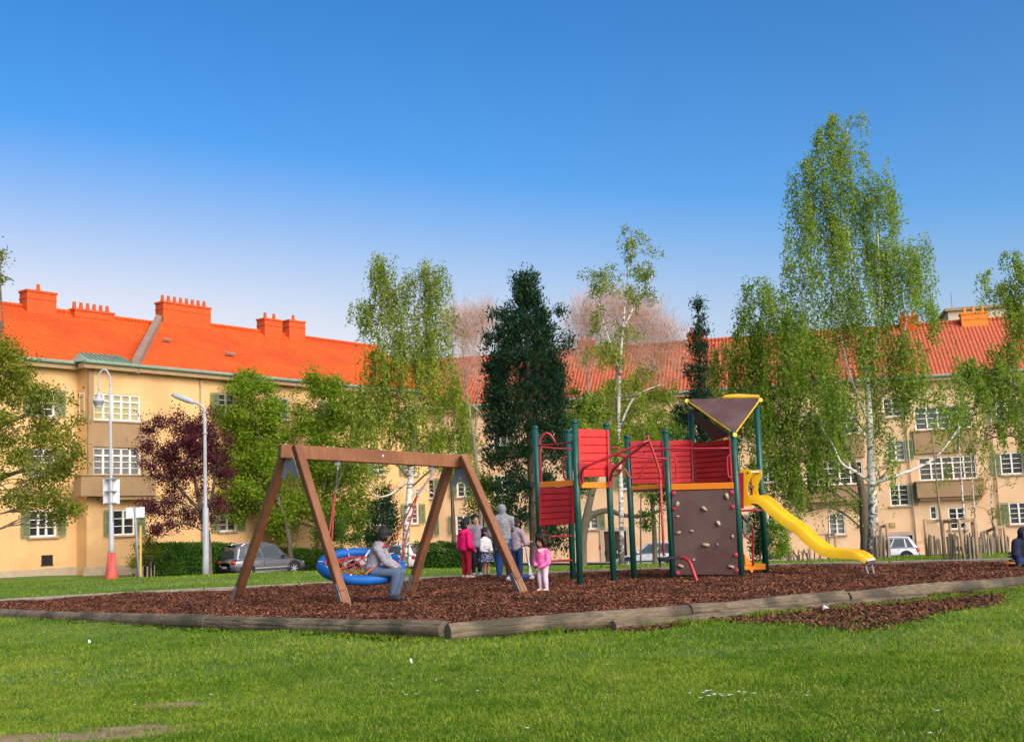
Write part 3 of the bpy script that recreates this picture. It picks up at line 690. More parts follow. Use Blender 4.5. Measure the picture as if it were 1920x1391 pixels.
# repaired patch of render: arch over a meter cupboard
m_patch = mat('render_repair', (.50, .335, .185), (.54, .37, .21), 1.5, .9)
s = sr(1740, 1010); zc = zr(1740, 1010); pl = [(s + .55 * math.cos(t) + .2, -.006, zc + .5 + .7 * math.sin(t)) for t in np.linspace(0, math.pi, 12)]
pl = [(s + .75, -.006, zc - .9)] + pl + [(s - .35, -.006, zc - .1), (s - .75, -.006, zc - .1), (s - .75, -.006, zc - .3), (s - .2, -.006, zc - .3), (s - .2, -.006, zc - .9)]
MB().add(pl, [tuple(range(len(pl)))]).local('render_patch', m_patch, BR)
MB().box((s + .02, -.03, zc - .45), (.42, .05, .95)).local('meter_cupboard', m_wallR, BR)
mb = MB(); mb.box((LENR / 2, -.06, -2.6), (LENR, .14, 1.5)); mb.local('plinth', m_plinth, BR)
for a, b in OR:
    s0, s1 = sr(a), sr(b)
    mb = MB(); mb.box(((s0 + s1) / 2, -.3, 2.18), (s1 - s0, .6, 1.0)).box(((s0 + s1) / 2, -.3, 2.69), (s1 - s0 + .12, .72, .07)).box(((s0 + s1) / 2, -.22, 1.6), (s1 - s0 - .3, .44, .2)); mb.local('oriel_base', m_brown, BR)
    mb = MB(); mb.box(((s0 + s1) / 2, -.1, 5.15), (s1 - s0 - .2, .2, 1.4)).box(((s0 + s1) / 2, -.13, 5.88), (s1 - s0, .28, .07)); mb.local('oriel_spandrel', m_brown, BR)
MB().box((LENR / 2, 6, 3), (LENR, .2, 12.4)).local('rear_wall', m_dark, BR)
MB().box((LENR / 2, -.22, EAR - .12), (LENR, .55, .24)).local('cornice', m_cornice, BR)
MB().tube([(-.5, -.56, EAR + .05), (LENR, -.56, EAR + .05)], .1, 8).local('gutter', m_copper, BR)
for px in (1470, 1708, 1868): MB().tube([(sr(px), -.12, EAR - .1), (sr(px), -.12, -2.2)], .045, 8).local('downpipe', m_pipe, BR, True)
RZR = 13.45; mb = MB()
mb.prism([(-9, -.5, EAR + .02), (LENR, -.5, EAR + .02), (LENR, 5.4, RZR), (-9, 5.4, RZR)], .16); mb.prism([(-9, 5.4, RZR), (LENR, 5.4, RZR), (LENR, 11.3, EAR), (-9, 11.3, EAR)], .16)
roofR = mb.local('roof', m_roofR, BR)
MB().tube([(-9, 5.4, RZR + .05), (LENR, 5.4, RZR + .05)], .14, 8).local('ridge_tiles', m_roofR, roofR)
a, b = sr(1800, 595, -5.3), sr(1850, 595, -5.3); chimney(BR, roofR, a, b, 5.2, RZR - 1, zr(1825, 590, -5.2), .8, 3, mat('orange_chimney_render', (.68, .20, .03), (.72, .24, .04), 2, .9))
for px in (1085, 1290, 1690): a = sr(px, 640, -5.3); chimney(BR, roofR, a, a + 1.2, 5.2, RZR - 1, RZR + .5, .7, 2)
# pale flat-topped house showing over the ridge
o_ = W(1850, 590, 98); tb = thing('apartment_building', 'pale flat-topped house rising behind the red roof by the orange chimney', 'building', (o_.x, o_.y, zstreet(30)), angR)
hh = o_.z + .6 - zstreet(30)
MB().box((3.5, 5, hh / 2), (13, 9, hh)).local('wall', mat('pale_render', (.55, .42, .30), (.6, .47, .34), 1, .9), tb)
MB().box((3.5, 5, hh + .12), (13.5, 9.5, .24)).local('roof', m_cornice, tb)
MB().tube([(-2.6, .6, hh), (-2.6, .6, hh + 1.6)], .03, 6).local('antenna', m_stone, tb)
for x in (-1.5, 1, 3.5, 6): MB().box((x, .48, hh - 1.4), (1.0, .05, 1.2)).local('window', m_glass, tb)

# ---------------------------------------------------------------- street
m_asph = mat('asphalt', (.045, .045, .048), (.065, .064, .064), 6, .9, .3, 60)
m_pave = mat('pavement', (.22, .21, .19), (.28, .26, .24), 3, .9, .3, 30)
def strip(name, o0, o1, zof, m_):
    nL = Vector((LL[1].y, -LL[1].x, 0)); nR = Vector((LR[1].y, -LR[1].x, 0)); V = []; FF = []
    def cornerpt(o):      # the two offset lines meet here
        p = LL[0] + nL * o; q = LR[0] + nR * o; u, v = LL[1], LR[1]; det = -u.x * v.y + v.x * u.y
        s = (-(q.x - p.x) * v.y + v.x * (q.y - p.y)) / det; return p + u * s
    rows = []
    for o in (o0, (o0 + o1) / 2, o1):
        c_ = cornerpt(o); A = c_ - LL[1] * 23; B = c_ + LR[1] * 50
        rows.append([A.lerp(c_, i / 24) for i in range(24)] + [c_.lerp(B, i / 26) for i in range(27)])
    for r_ in rows:
        for p in r_: V.append((p.x, p.y, ground_z(p.x, p.y) + zof))
    n_ = len(rows[0])
    for j in range(2):
        for i in range(n_ - 1): FF.append((j * n_ + i, (j + 1) * n_ + i, (j + 1) * n_ + i + 1, j * n_ + i + 1))
    me = bpy.data.meshes.new(name); me.from_pydata(V, [], FF); return tag(link_mesh(name, me, m_), kind='structure')
strip('road', 2.2, 7.6, .012, m_asph); strip('pavement', .0, 2.2, .10, m_pave); strip('kerb', 2.2, 2.34, .11, m_plinth)

# ---------------------------------------------------------------- cars
m_tyre = mat('tyre_rubber', (.012, .012, .012), (.02, .02, .02), 20, .8)
m_rim = mat('alloy_rim', (.55, .55, .56), (.65, .65, .66), 10, .3, metal=.6)
m_carglass = glassmat('car_glass', (.05, .065, .07), .03)
m_trim = mat('black_plastic_trim', (.015, .015, .016), (.025, .025, .026), 10, .5)
m_tail = mat('red_tail_lamp', (.55, .01, .015), (.62, .02, .02), 12, .15, coat=.6)
m_head = mat('clear_head_lamp', (.55, .57, .6), (.7, .7, .72), 12, .12, coat=.6)
m_chrome = mat('chrome', (.75, .75, .76), (.8, .8, .8), 8, .15, metal=.9)
m_plate = mat('number_plate', (.62, .62, .6), (.7, .7, .68), 15, .5)
def car(label, loc, heading, paint, L=4.2, Wd=1.76, H=1.5, rails=False, suv=False, strip_=None):
    t = thing('parked_car', label, 'car', loc, math.atan2(heading[1], heading[0]), 'cars parked along the street')
    wr = .34 if suv else .30; zb = .26 if suv else .2; belt = .98 if suv else .88; hw = Wd / 2; hood = belt - .02; h2 = L / 2
    st = [(-h2, .60, .80), (-h2 + .06, .42, .90), (-h2 + .22, zb + .06, belt - .02), (-h2 + .7, zb, belt + .02), (-.5, zb, belt), (.45, zb, belt - .03), (h2 - 1.05, zb, hood - .05), (h2 - .6, zb, hood - .12), (h2 - .22, zb + .03, hood - .22), (h2 - .05, zb + .12, hood - .34), (h2, .40, .55)]
    wf = [.62, .86, .95, 1, 1, 1, 1, .98, .93, .82, .66]
    V = []; FF = []; n_ = 12
    for (x, z0, z1), f_ in zip(st, wf):
        w_ = hw * f_
        half = [(0, z0), (w_ * .85, z0), (w_ * .97, z0 + .1 * (z1 - z0)), (w_, z0 + .45 * (z1 - z0)), (w_ * .985, z0 + .75 * (z1 - z0)), (w_ * .93, z1 - .02), (w_ * .6, z1 + .03)]
        ring = [(x, y, z) for y, z in half] + [(x, -y, z) for y, z in reversed(half[1:])]
        n_ = len(ring); V += ring
    for i in range(len(st) - 1):
        for k in range(n_): FF.append((i * n_ + k, i * n_ + (k + 1) % n_, (i + 1) * n_ + (k + 1) % n_, (i + 1) * n_ + k))
    FF.append(tuple(range(n_))); FF.append(tuple(reversed(range((len(st) - 1) * n_, len(st) * n_))))
    # cabin
    xr0, xr1, xf1, xf0 = -h2 + .1, -h2 + (.36 if suv else .48), h2 - (1.85 if suv else 1.95), h2 - (1.15 if suv else 1.0)
    b0, b1 = hw * .93, hw * .70; zb0 = belt - .03; zt = H
    def P(u, v, side):      # point on the cabin side, u from tail to screen, v up
        x = (xr0 + (xr1 - xr0) * v) * (1 - u) + (xf0 + (xf1 - xf0) * v) * u
        return Vector((x, side * (b0 + (b1 - b0) * v ** 1.3), zb0 + (zt - .07 - zb0) * (v + .10 * math.sin(math.pi * u) * v)))
    body = MB(); body.v = V; body.f = FF; body.m = [0] * len(FF)
    gu = np.linspace(0, 1, 9); gv = np.linspace(0, 1, 5); base = len(body.v); ring = []
    for v in gv:
        r_ = [P(u, v, 1) for u in gu] + [P(u, v, -1) for u in reversed(gu)]; ring.append(r_); body.v += [tuple(p) for p in r_]
    m2 = len(ring[0])
    for j in range(len(gv) - 1):
        for k in range(m2): body.f.append((base + j * m2 + k, base + j * m2 + (k + 1) % m2, base + (j + 1) * m2 + (k + 1) % m2, base + (j + 1) * m2 + k)); body.m.append(0)
    b4 = base + (len(gv) - 1) * m2; mid = len(body.v)
    for i, u in enumerate(gu): p = P(u, 1, 1); body.v.append((p.x + (.03 if u > .9 else -.03 if u < .1 else 0), 0, p.z + .06))
    for i in range(8):
        body.f.append((b4 + i, b4 + i + 1, mid + i + 1, mid + i)); body.f.append((mid + i, mid + i + 1, b4 + m2 - 2 - i, b4 + m2 - 1 - i)); body.m += [0, 0]
    bo = body.local('body', paint, t, True)
    for side in (1, -1):
        for u0, u1 in ((.06, .20), (.235, .52), (.55, .90)):
            q = [P(u0 if u0 > .1 else .06, .08, side), P(u1, .08, side), P(u1 if u1 < .85 else .93, .86, side), P(u0 + (.03 if u0 < .1 else 0), .86, side)]
            q = [p + Vector((0, side * .012, 0)) for p in q]
            if side < 0: q.reverse()
            MB().prism(q, .008).local('window', m_carglass, t)
        mb = MB(); mb.tube([P(u, .02, side) + Vector((0, side * .012, 0)) for u in np.linspace(.03, .95, 8)], .014, 5); mb.tube([P(u, .93, side) + Vector((0, side * .012, 0)) for u in np.linspace(.08, .97, 8)], .012, 5)
        mb.local('window_trim', m_chrome if suv else m_trim, t)
        MB().ell(P(.9, .05, side) + Vector((-.02, side * .13, .06)), (.09, .11, .075)).local('mirror', m_trim if suv else paint, t, True)
        for u in (.36, .66): MB().bar(P(u, 0, side) + Vector((-.08, side * .05, -.09)), P(u, 0, side) + Vector((.08, side * .05, -.09)), .03, .025).local('door_handle', paint, t)
        MB().box((0.05, side * (hw - .004), zb + .22), (L * .48, .03, .07)).box((.05, side * (hw - .05), zb + .02), (L * .52, .06, .09), m=1).local('side_trim', [strip_ or m_trim, m_chrome if suv else m_trim], t)
        for u in (.22, .535):
            p = P(u, 0, side); MB().box((p.x, side * (hw - .001), .62), (.012, .012, .5)).local('door_gap', m_trim, t)
        if rails: MB().tube([P(.12, 1, side) + Vector((0, 0, -.02)), P(.2, 1, side) + Vector((0, 0, .06)), P(.5, 1, side) + Vector((0, 0, .05)), P(.8, 1, side) + Vector((0, 0, .06)), P(.9, 1, side) + Vector((0, 0, -.02))], .022, 6).local('roof_rail', m_chrome, t)
        MB().ell((-h2 + .12, side * hw * .80, belt - .16), (.13, .16, .11 if suv else .17)).local('tail_lamp', m_tail, t, True)
        MB().ell((h2 - .28, side * hw * .72, hood - .30), (.2, .17, .09)).local('headlight', m_head, t, True)
        for x in (-L * .31, L * .315):
            yc = side * (hw - .10)
            w_ = MB().lathe((x, yc - side * .1, wr), [(wr * .66, 0), (wr * .97, .01), (wr, .05), (wr, .17), (wr * .95, .20), (wr * .68, .205)], 22, (0, side, 0)).local('wheel', m_tyre, t, True)
            mb = MB().lathe((x, yc + side * .07, wr), [(wr * .68, 0), (wr * .66, .035), (wr * .6, .02)], 22, (0, side, 0), 1)
            for k in range(7):
                a = k * 2 * math.pi / 7; mb.bar((x, yc + side * .1, wr), (x + wr * .64 * math.cos(a), yc + side * .105, wr + wr * .64 * math.sin(a)), .05, .03, (0, side, 0))
            mb.ell((x, yc + side * .1, wr), (.06, .03, .06)); mb.local('rim', [m_rim, m_trim], w_)
            mb = MB(); arc = [(x + (wr + .07) * math.cos(a), side * (hw - .005), wr + .02 + (wr + .07) * math.sin(a)) for a in np.linspace(-.25, math.pi + .25, 14)]
            mb.tube(arc, .035, 6); mb.add([(x, side * (hw + .004), wr)] + [(p[0], side * (hw + .004), p[2]) for p in arc], [(0, i + 1, i + 2) if side < 0 else (0, i + 2, i + 1) for i in range(13)])
            mb.local('wheel_arch', m_trim, t)
    q = [P(0, .15, 1), P(0, .15, -1), P(0, .9, -1), P(0, .9, 1)]
    q = [Vector((p.x - .012, p.y * .86, p.z)) for p in q]; MB().prism([q[0], q[3], q[2], q[1]], .008).local('rear_window', m_carglass, t)
    q = [P(1, .06, 1), P(1, .06, -1), P(1, .95, -1), P(1, .95, 1)]
    q = [Vector((p.x + .015, p.y * .9, p.z)) for p in q]; MB().prism(q, .008).local('windscreen', m_carglass, t)
    MB().box((-h2 - .005, 0, .42), (.06, Wd * .84, .16), ch=.02).box((h2 - .03, 0, .36), (.1, Wd * .8, .16), ch=.02).local('bumper', m_trim if suv else paint, t)
    MB().box((-h2 - .045, 0, .58 if suv else .47), (.012, .5, .11)).local('licence_plate', m_plate, t)
    if suv: MB().box((xr0 + .33, 0, H - .02), (.3, b1 * 1.7, .03)).local('spoiler', paint, t)
    return t
pt_grey = mat('grey_metallic_paint', (.13, .128, .14), (.155, .152, .165), 3, .3, metal=.4, coat=.7)
pt_white = mat('white_car_paint', (.76, .74, .71), (.80, .78, .75), 3, .3, coat=.6)
pt_silver = mat('silver_car_paint', (.58, .59, .63), (.64, .65, .69), 3, .3, metal=.25, coat=.6)
def at_ground(px, Y, py=1050):
    p = W(px, py, Y); return Vector((p.x, p.y, ground_z(p.x, p.y) + .012))
car('dark grey metallic estate-style off-roader with chrome roof rails, parked by the hedge behind the swing', at_ground(492, 64.5), (.74, .67), pt_grey, 4.5, 1.84, 1.74, True, True, mat('grey_trim_strip', (.3, .28, .27)))
car('white hatchback with red tail lamps, seen behind the seated child on the swing', at_ground(716, 67), (-.985, .17), pt_white, 4.3, 1.8, 1.6, False, True)
car('silver hatchback half hidden behind the climbing wall of the play tower', at_ground(1222, 70.5), (-.974, .225), pt_silver, 4.1, 1.72, 1.5)
car('small silver hatchback parked at the dark house door behind the big birch trunk', at_ground(1657, 70.5), (-.974, .225), pt_silver, 4.0, 1.68, 1.5)
# ================================================================== TREES AND HEDGES
def leaf_quads(c, L, Wd, g, up_bias=0.0, dirs=None):
    "rhombic leaves at centres c (n,3)"
    n = len(c); L = L * g.uniform(.6, 1.3, n); Wd = Wd * g.uniform(.6, 1.3, n)
    d = g.normal(0, 1, (n, 3)) if dirs is None else dirs + g.normal(0, .35, (n, 3))
    d[:, 2] += up_bias; d /= np.linalg.norm(d, axis=1)[:, None]
    r_ = g.normal(0, 1, (n, 3)); s = np.cross(d, r_); s /= np.linalg.norm(s, axis=1)[:, None] + 1e-9
    a = c - d * L[:, None] / 2; b = c + d * L[:, None] / 2; m_ = c - d * L[:, None] * .08
    return np.stack([a, m_ + s * Wd[:, None] / 2, b, m_ - s * Wd[:, None] / 2], 1).reshape(-1, 3)
def unit_ball(g, n, p=.45):
    v = g.normal(0, 1, (n, 3)); v /= np.linalg.norm(v, axis=1)[:, None]; return v * (g.uniform(0, 1, n) ** p)[:, None]

m_twig = mat('twig_bark', (.10, .07, .045), (.17, .125, .085), 8, .9)
DEN = {'round': 14.0, 'weep': 9.4, 'conifer': 4.3, 'twig': 3.0}
def tree(name, label, Y, stems, lobes, leaf, bark, L=.075, Wd=.05, style='round', seed=1, group=None, sub=7, clump=.26, per=26, limb_r=.5, twigcol=None, dens=1.0, strand=(.5, 1.5), extra_limbs=(), cat='tree', depth=.85, ground=True):
    """stems: lists of (px,py,radius); the first stem starts at the ground.
    lobes: (px,py,rx,ry,weight[,dY]) in photo pixels at distance Y; clumps of leaves fill them"""
    g = np.random.default_rng(seed); rnd = random.Random(seed); k = Y / F
    S = []
    for i, st in enumerate(stems):
        pts = [W(x, y, Y + (q[0] if q else 0)) for x, y, r_, *q in st]; rs = [s_[2] for s_ in st]
        if i == 0 and ground: b = pts[0]; b.z = ground_z(b.x, b.y) - .05
        S.append((pts, rs))
    root = thing(name, label, cat, S[0][0][0] if ground else W(stems[0][0][0], 1060, Y), 0, group)
    if not ground: root.location.z = ground_z(root.location.x, root.location.y)
    wood = MB(); twig = MB(); skel = []
    for pts, rs in S:
        sp_ = spline(pts, 5); rr = np.interp(np.linspace(0, 1, len(sp_)), np.linspace(0, 1, len(rs)), rs)
        if pts is S[0][0] and ground: rr[0] *= 1.35; rr[1] *= 1.1
        wood.tube(sp_, list(rr), 9, True, jit=.05)
        skel += [(p, r_) for p, r_ in zip(sp_, rr)]
    for lm in extra_limbs:
        pts = [W(x, y, Y + (q[0] if q else 0)) for x, y, r_, *q in lm]; sp_ = spline(pts, 5)
        wood.tube(sp_, list(np.interp(np.linspace(0, 1, len(sp_)), np.linspace(0, 1, len(lm)), [s_[2] for s_ in lm])), 7, True, jit=.05)
    allc = []; strands = []
    for lb in lobes:
        px, py, rx, ry, wt = lb[:5]; c = W(px, py, Y + (lb[5] if len(lb) > 5 else 0)); rad = np.array([rx * k, max(rx, ry * .7) * k * depth, ry * k])
        vol = rx * ry * k * k
        nc = max(6, int(vol * wt * dens * DEN[style]))
        u = unit_ball(g, nc)
        if style in ('round', 'weep'):      # leaves gather round a few branch ends, with gaps between
            nb = max(3, nc // 9); ub = unit_ball(g, nb, .4); u = ub[g.integers(0, nb, nc)] + g.normal(0, .17 if style == 'round' else .2, (nc, 3))
        cc = np.array(c) + u * rad
        # limb to the lobe and side branches to some clumps
        cand = [(p, r_) for p, r_ in skel if p.z < c.z + .25 * rad[2]] or skel
        p0, r_0 = min(cand, key=lambda a: (a[0] - c).length + max(0, 1.2 * (a[0].z - c.z + .5)))
        mid = p0.lerp(c, .5) + Vector((0, 0, .12 * (c - p0).length if style != 'weep' else .22 * (c - p0).length))
        r1 = max(.012, min(r_0 * limb_r, .05)); lp = spline([p0, mid, c], 4); lr = np.linspace(r1, r1 * .4, len(lp)); twig.tube(lp, list(lr * .8), 5, False)
        for q in range(min(sub, nc)):
            e = Vector(cc[rnd.randrange(nc)]); a = lp[rnd.randrange(2, len(lp))]
            m2 = a.lerp(e, .5) + Vector((rnd.gauss(0, .1), rnd.gauss(0, .1), .15 * (e - a).length)); twig.tube(spline([a, m2, e], 3), list(np.linspace(r1 * .4, .006, 7)), 4, False)
        if style == 'round' or style == 'conifer':
            kk = g.poisson(per, nc) + 3; idx_ = np.repeat(np.arange(nc), kk)
            cl = clump * g.uniform(.6, 1.3, nc)
            off = g.normal(0, 1, (len(idx_), 3)) * (cl[idx_] * .55)[:, None]
            off[:, 2] *= .75 if style == 'round' else 1.15
            P_ = cc[idx_] + off
            if style == 'conifer':
                dr = u[idx_].copy(); dr[:, 2] = np.abs(dr[:, 2]) * .4 + .55; allc.append(leaf_quads(P_, L, Wd, g, 0, dr))
            else: allc.append(leaf_quads(P_, L, Wd, g))
        elif style == 'weep':
            for q in range(nc):
                ln = rnd.uniform(*strand) * min(1.0, .45 + rad[2] * .5); a = Vector(cc[q]) + Vector((0, 0, ln * .35)); ang = math.atan2(u[q][1], u[q][0]) + rnd.gauss(0, .5); o_ = rnd.uniform(.05, .28)
                pts = [a, a + Vector((math.cos(ang) * o_ * .6, math.sin(ang) * o_ * .6, -ln * .12)), a + Vector((math.cos(ang) * o_, math.sin(ang) * o_, -ln * .5)), a + Vector((math.cos(ang) * o_ * 1.05 + rnd.gauss(0, .04), math.sin(ang) * o_ * 1.05, -ln))]
                strands.append(pts); m_ = rnd.randint(int(per * .6), int(per * 1.4))
                t = g.uniform(0, 1, m_) ** .8 * 2.999; i = t.astype(int); f_ = (t - i)[:, None]; A = np.array([tuple(p) for p in pts])
                P_ = A[i] * (1 - f_) + A[i + 1] * f_ + g.normal(0, .045, (m_, 3)); dd = g.normal(0, .6, (m_, 3)); dd[:, 2] -= .7
                allc.append(leaf_quads(P_, L, Wd, g, 0, dd))
        elif style == 'twig':
            kk = g.poisson(per, nc) + 2; idx_ = np.repeat(np.arange(nc), kk)
            P_ = cc[idx_] + g.normal(0, 1, (len(idx_), 3)) * clump * .5; dr = (u[idx_] * .8); dr[:, 2] += .5
            allc.append(leaf_quads(P_, L, Wd, g, 0, dr))
    if strands:
        for pts in strands[::5]: twig.tube(pts, [.006, .005, .004, .003], 3, False)
    wood.build('trunk', bark, root, True)
    if twig.v: tag(twig.build('branches', m_twig, root, True), kind='stuff')
    co = np.concatenate(allc) - np.array(root.location); me = quads_mesh('crown', co.astype(np.float32))
    link_mesh('crown', me, leaf, root); return root

def birchbark():
    m = mat('birch_bark', (.55, .50, .44), (.68, .63, .56), 4, .75, .3, 16); t = m.node_tree; N = t.nodes; L = t.links
    b = N['Principled BSDF']; src = b.inputs['Base Color'].links[0].from_socket
    geo = N.new('ShaderNodeNewGeometry'); mp = N.new('ShaderNodeMapping'); mp.inputs['Scale'].default_value = (2.2, 2.2, 9); L.new(geo.outputs['Position'], mp.inputs['Vector'])
    nz = N.new('ShaderNodeTexNoise'); nz.inputs['Scale'].default_value = 1.6; nz.inputs['Detail'].default_value = 5; L.new(mp.outputs[0], nz.inputs['Vector'])
    rp = N.new('ShaderNodeValToRGB'); rp.color_ramp.elements[0].position = .55; rp.color_ramp.elements[1].position = .62; L.new(nz.outputs['Fac'], rp.inputs['Fac'])
    sx = N.new('ShaderNodeSeparateXYZ'); L.new(geo.outputs['Position'], sx.inputs[0])
    mr = N.new('ShaderNodeMapRange'); mr.inputs['From Min'].default_value = 3.0; mr.inputs['From Max'].default_value = -.6; L.new(sx.outputs['Z'], mr.inputs['Value'])
    n2 = N.new('ShaderNodeTexNoise'); n2.inputs['Scale'].default_value = 11; n2.inputs['Detail'].default_value = 4; L.new(geo.outputs['Position'], n2.inputs['Vector'])
    ma = N.new('ShaderNodeMath'); ma.operation = 'MULTIPLY_ADD'; ma.inputs[1].default_value = .55; L.new(mr.outputs[0], ma.inputs[0]); L.new(n2.outputs['Fac'], ma.inputs[2])
    r2 = N.new('ShaderNodeValToRGB'); r2.color_ramp.elements[0].position = .70; r2.color_ramp.elements[1].position = .92; L.new(ma.outputs[0], r2.inputs['Fac'])
    mxx = N.new('ShaderNodeMath'); mxx.operation = 'MAXIMUM'; L.new(rp.outputs['Color'], mxx.inputs[0]); L.new(r2.outputs['Color'], mxx.inputs[1])
    mx = N.new('ShaderNodeMixRGB'); mx.inputs['Color2'].default_value = (.085, .070, .055, 1); L.new(mxx.outputs[0], mx.inputs['Fac']); L.new(src, mx.inputs['Color1']); L.new(mx.outputs[0], b.inputs['Base Color'])
    return m
m_birch = birchbark()
m_bark = mat('brown_bark', (.085, .062, .042), (.15, .115, .08), 7, .9, .6, 20, stretch=(1, 1, .35))
m_palebark = mat('pale_bark', (.20, .155, .11), (.28, .22, .16), 6, .9, .5, 18)
lf_birch = leafmat('birch_leaf', (.115, .21, .016), (.215, .345, .03), (.35, .45, .07), .5)
lf_birch2 = leafmat('birch_leaf_yellowish', (.145, .22, .016), (.265, .35, .03), (.40, .46, .07), .5)
lf_green = leafmat('broad_leaf', (.115, .21, .014), (.215, .335, .022), (.33, .42, .04), .5)
lf_dark = leafmat('dark_broad_leaf', (.035, .105, .014), (.075, .17, .02), (.14, .24, .03), .4)
lf_maple = leafmat('maple_leaf', (.10, .145, .014), (.20, .24, .024), (.32, .31, .04), .45)
lf_plum = leafmat('plum_leaf', (.050, .012, .018), (.10, .024, .034), (.18, .045, .055), .35)
lf_fir = leafmat('conifer_needle', (.008, .030, .016), (.018, .056, .026), (.045, .085, .035), .15, 1.4)
lf_bud = leafmat('reddish_twig', (.48, .29, .20), (.62, .41, .29), (.70, .50, .37), .3)
lf_hedge = leafmat('hedge_leaf', (.022, .085, .012), (.05, .14, .016), (.11, .21, .022), .3, 1.3)

tree('maple_tree', 'yellow-green spreading maple reaching in from the left edge before the ochre house', 44,
     [[(-90, 1080, .3), (-80, 950, .26), (-60, 820, .2), (-20, 700, .12), (5, 600, .06)], [(-80, 930, .16), (-10, 900, .1), (60, 880, .06), (130, 890, .03)], [(-65, 830, .14), (20, 790, .08), (90, 760, .04)]],
     [(-5, 660, 55, 45, 11), (25, 710, 65, 50, 10), (70, 745, 60, 45, 8), (20, 800, 90, 55, 9), (110, 790, 45, 35, 6), (60, 860, 85, 45, 9), (130, 870, 45, 35, 6), (30, 920, 90, 38, 9), (120, 935, 45, 30, 5), (150, 830, 28, 26, 4), (80, 960, 60, 22, 5), (112, 985, 25, 18, 4), (-4, 482, 18, 18, 9), (-4, 520, 20, 14, 9)],
     lf_maple, m_bark, .11, .08, seed=11, per=22, clump=.34, sub=8, dens=.72,
     extra_limbs=[[(-60, 800, .1), (-70, 640, .07), (-30, 520, .03), (5, 490, .012)]])
tree('plum_tree', 'dark purple-leaved plum tree between the two lamp posts', 56,
     [[(392, 1075, .17), (389, 1010, .15), (378, 960, .12), (362, 880, .07), (350, 800, .03)], [(384, 985, .09), (402, 900, .07), (400, 810, .03)], [(378, 960, .09), (335, 915, .06), (290, 880, .03)]],
     [(345, 800, 60, 38, 12), (300, 850, 50, 42, 11), (395, 815, 42, 42, 12), (355, 855, 60, 40, 12), (285, 830, 28, 26, 7), (330, 905, 62, 38, 10), (410, 870, 30, 45, 10), (295, 945, 36, 30, 8), (360, 960, 52, 36, 9), (320, 985, 42, 24, 7), (400, 930, 26, 40, 8)],
     lf_plum, m_bark, .11, .07, seed=12, per=22, clump=.30, dens=.62, sub=12)
tree('lime_tree', 'round bright green tree above the grey car, next to the purple plum', 68,
     [[(545, 1062, .16), (540, 1000, .15), (510, 900, .11), (480, 800, .05)], [(515, 930, .09), (450, 860, .05), (440, 780, .03)]],
     [(470, 735, 42, 40, 12), (445, 785, 38, 45, 11), (500, 780, 38, 50, 11), (470, 830, 60, 45, 10), (440, 880, 35, 50, 9), (500, 880, 45, 50, 9), (465, 940, 55, 45, 9), (520, 960, 40, 40, 9), (430, 950, 26, 35, 7)],
     lf_green, m_bark, .14, .105, seed=13, per=26, clump=.42, dens=.55)
tree('lime_tree', 'fuller fresh green tree behind the left swing leg', 70,
     [[(612, 1062, .18), (610, 980, .15), (605, 880, .1), (600, 760, .04)], [(608, 930, .1), (650, 850, .05), (660, 780, .03)]],
     [(590, 730, 45, 38, 9), (640, 745, 40, 40, 8), (570, 800, 40, 50, 10), (625, 815, 50, 48, 10), (675, 800, 35, 50, 8), (560, 870, 38, 45, 10), (610, 890, 50, 50, 11), (665, 880, 42, 48, 9), (560, 950, 42, 45, 10), (615, 965, 50, 45, 10), (675, 950, 38, 48, 8), (530, 985, 30, 30, 8)],
     lf_green, m_bark, .14, .105, seed=14, per=26, clump=.45, dens=.5)
tree('birch_tree', 'pale-stemmed weeping birch with white mottled trunk behind the seated child', 38,
     [[(757, 1068, .12), (764, 970, .105), (771, 880, .095), (779, 780, .085), (785, 680, .06), (786, 590, .035), (792, 500, .012)], [(776, 810, .055), (757, 740, .04), (750, 650, .028), (735, 560, .012)], [(784, 700, .04), (815, 640, .025), (835, 560, .012)]],
     [(715, 515, 26, 30, 13), (740, 560, 32, 45, 14), (786, 510, 16, 30, 13), (790, 565, 32, 45, 13), (830, 550, 26, 35, 12), (715, 600, 36, 36, 11), (765, 630, 45, 50, 14), (820, 630, 38, 48, 9), (672, 610, 32, 28, 6), (735, 690, 48, 48, 14), (800, 700, 48, 50, 13), (700, 730, 36, 50, 11), (760, 760, 50, 45, 10), (830, 750, 36, 45, 9), (690, 790, 40, 45, 10), (740, 820, 44, 40, 9), (800, 820, 42, 38, 8), (850, 820, 30, 50, 8), (880, 880, 24, 36, 8), (690, 860, 35, 40, 7)],
     lf_birch2, m_birch, .075, .055, 'weep', seed=15, per=24, dens=2.0, sub=5, strand=(.7, 1.9),
     extra_limbs=[[(768, 900, .05), (735, 925, .035), (705, 930, .02), (690, 900, .012)], [(771, 930, .04), (790, 915, .03), (812, 925, .015)]])
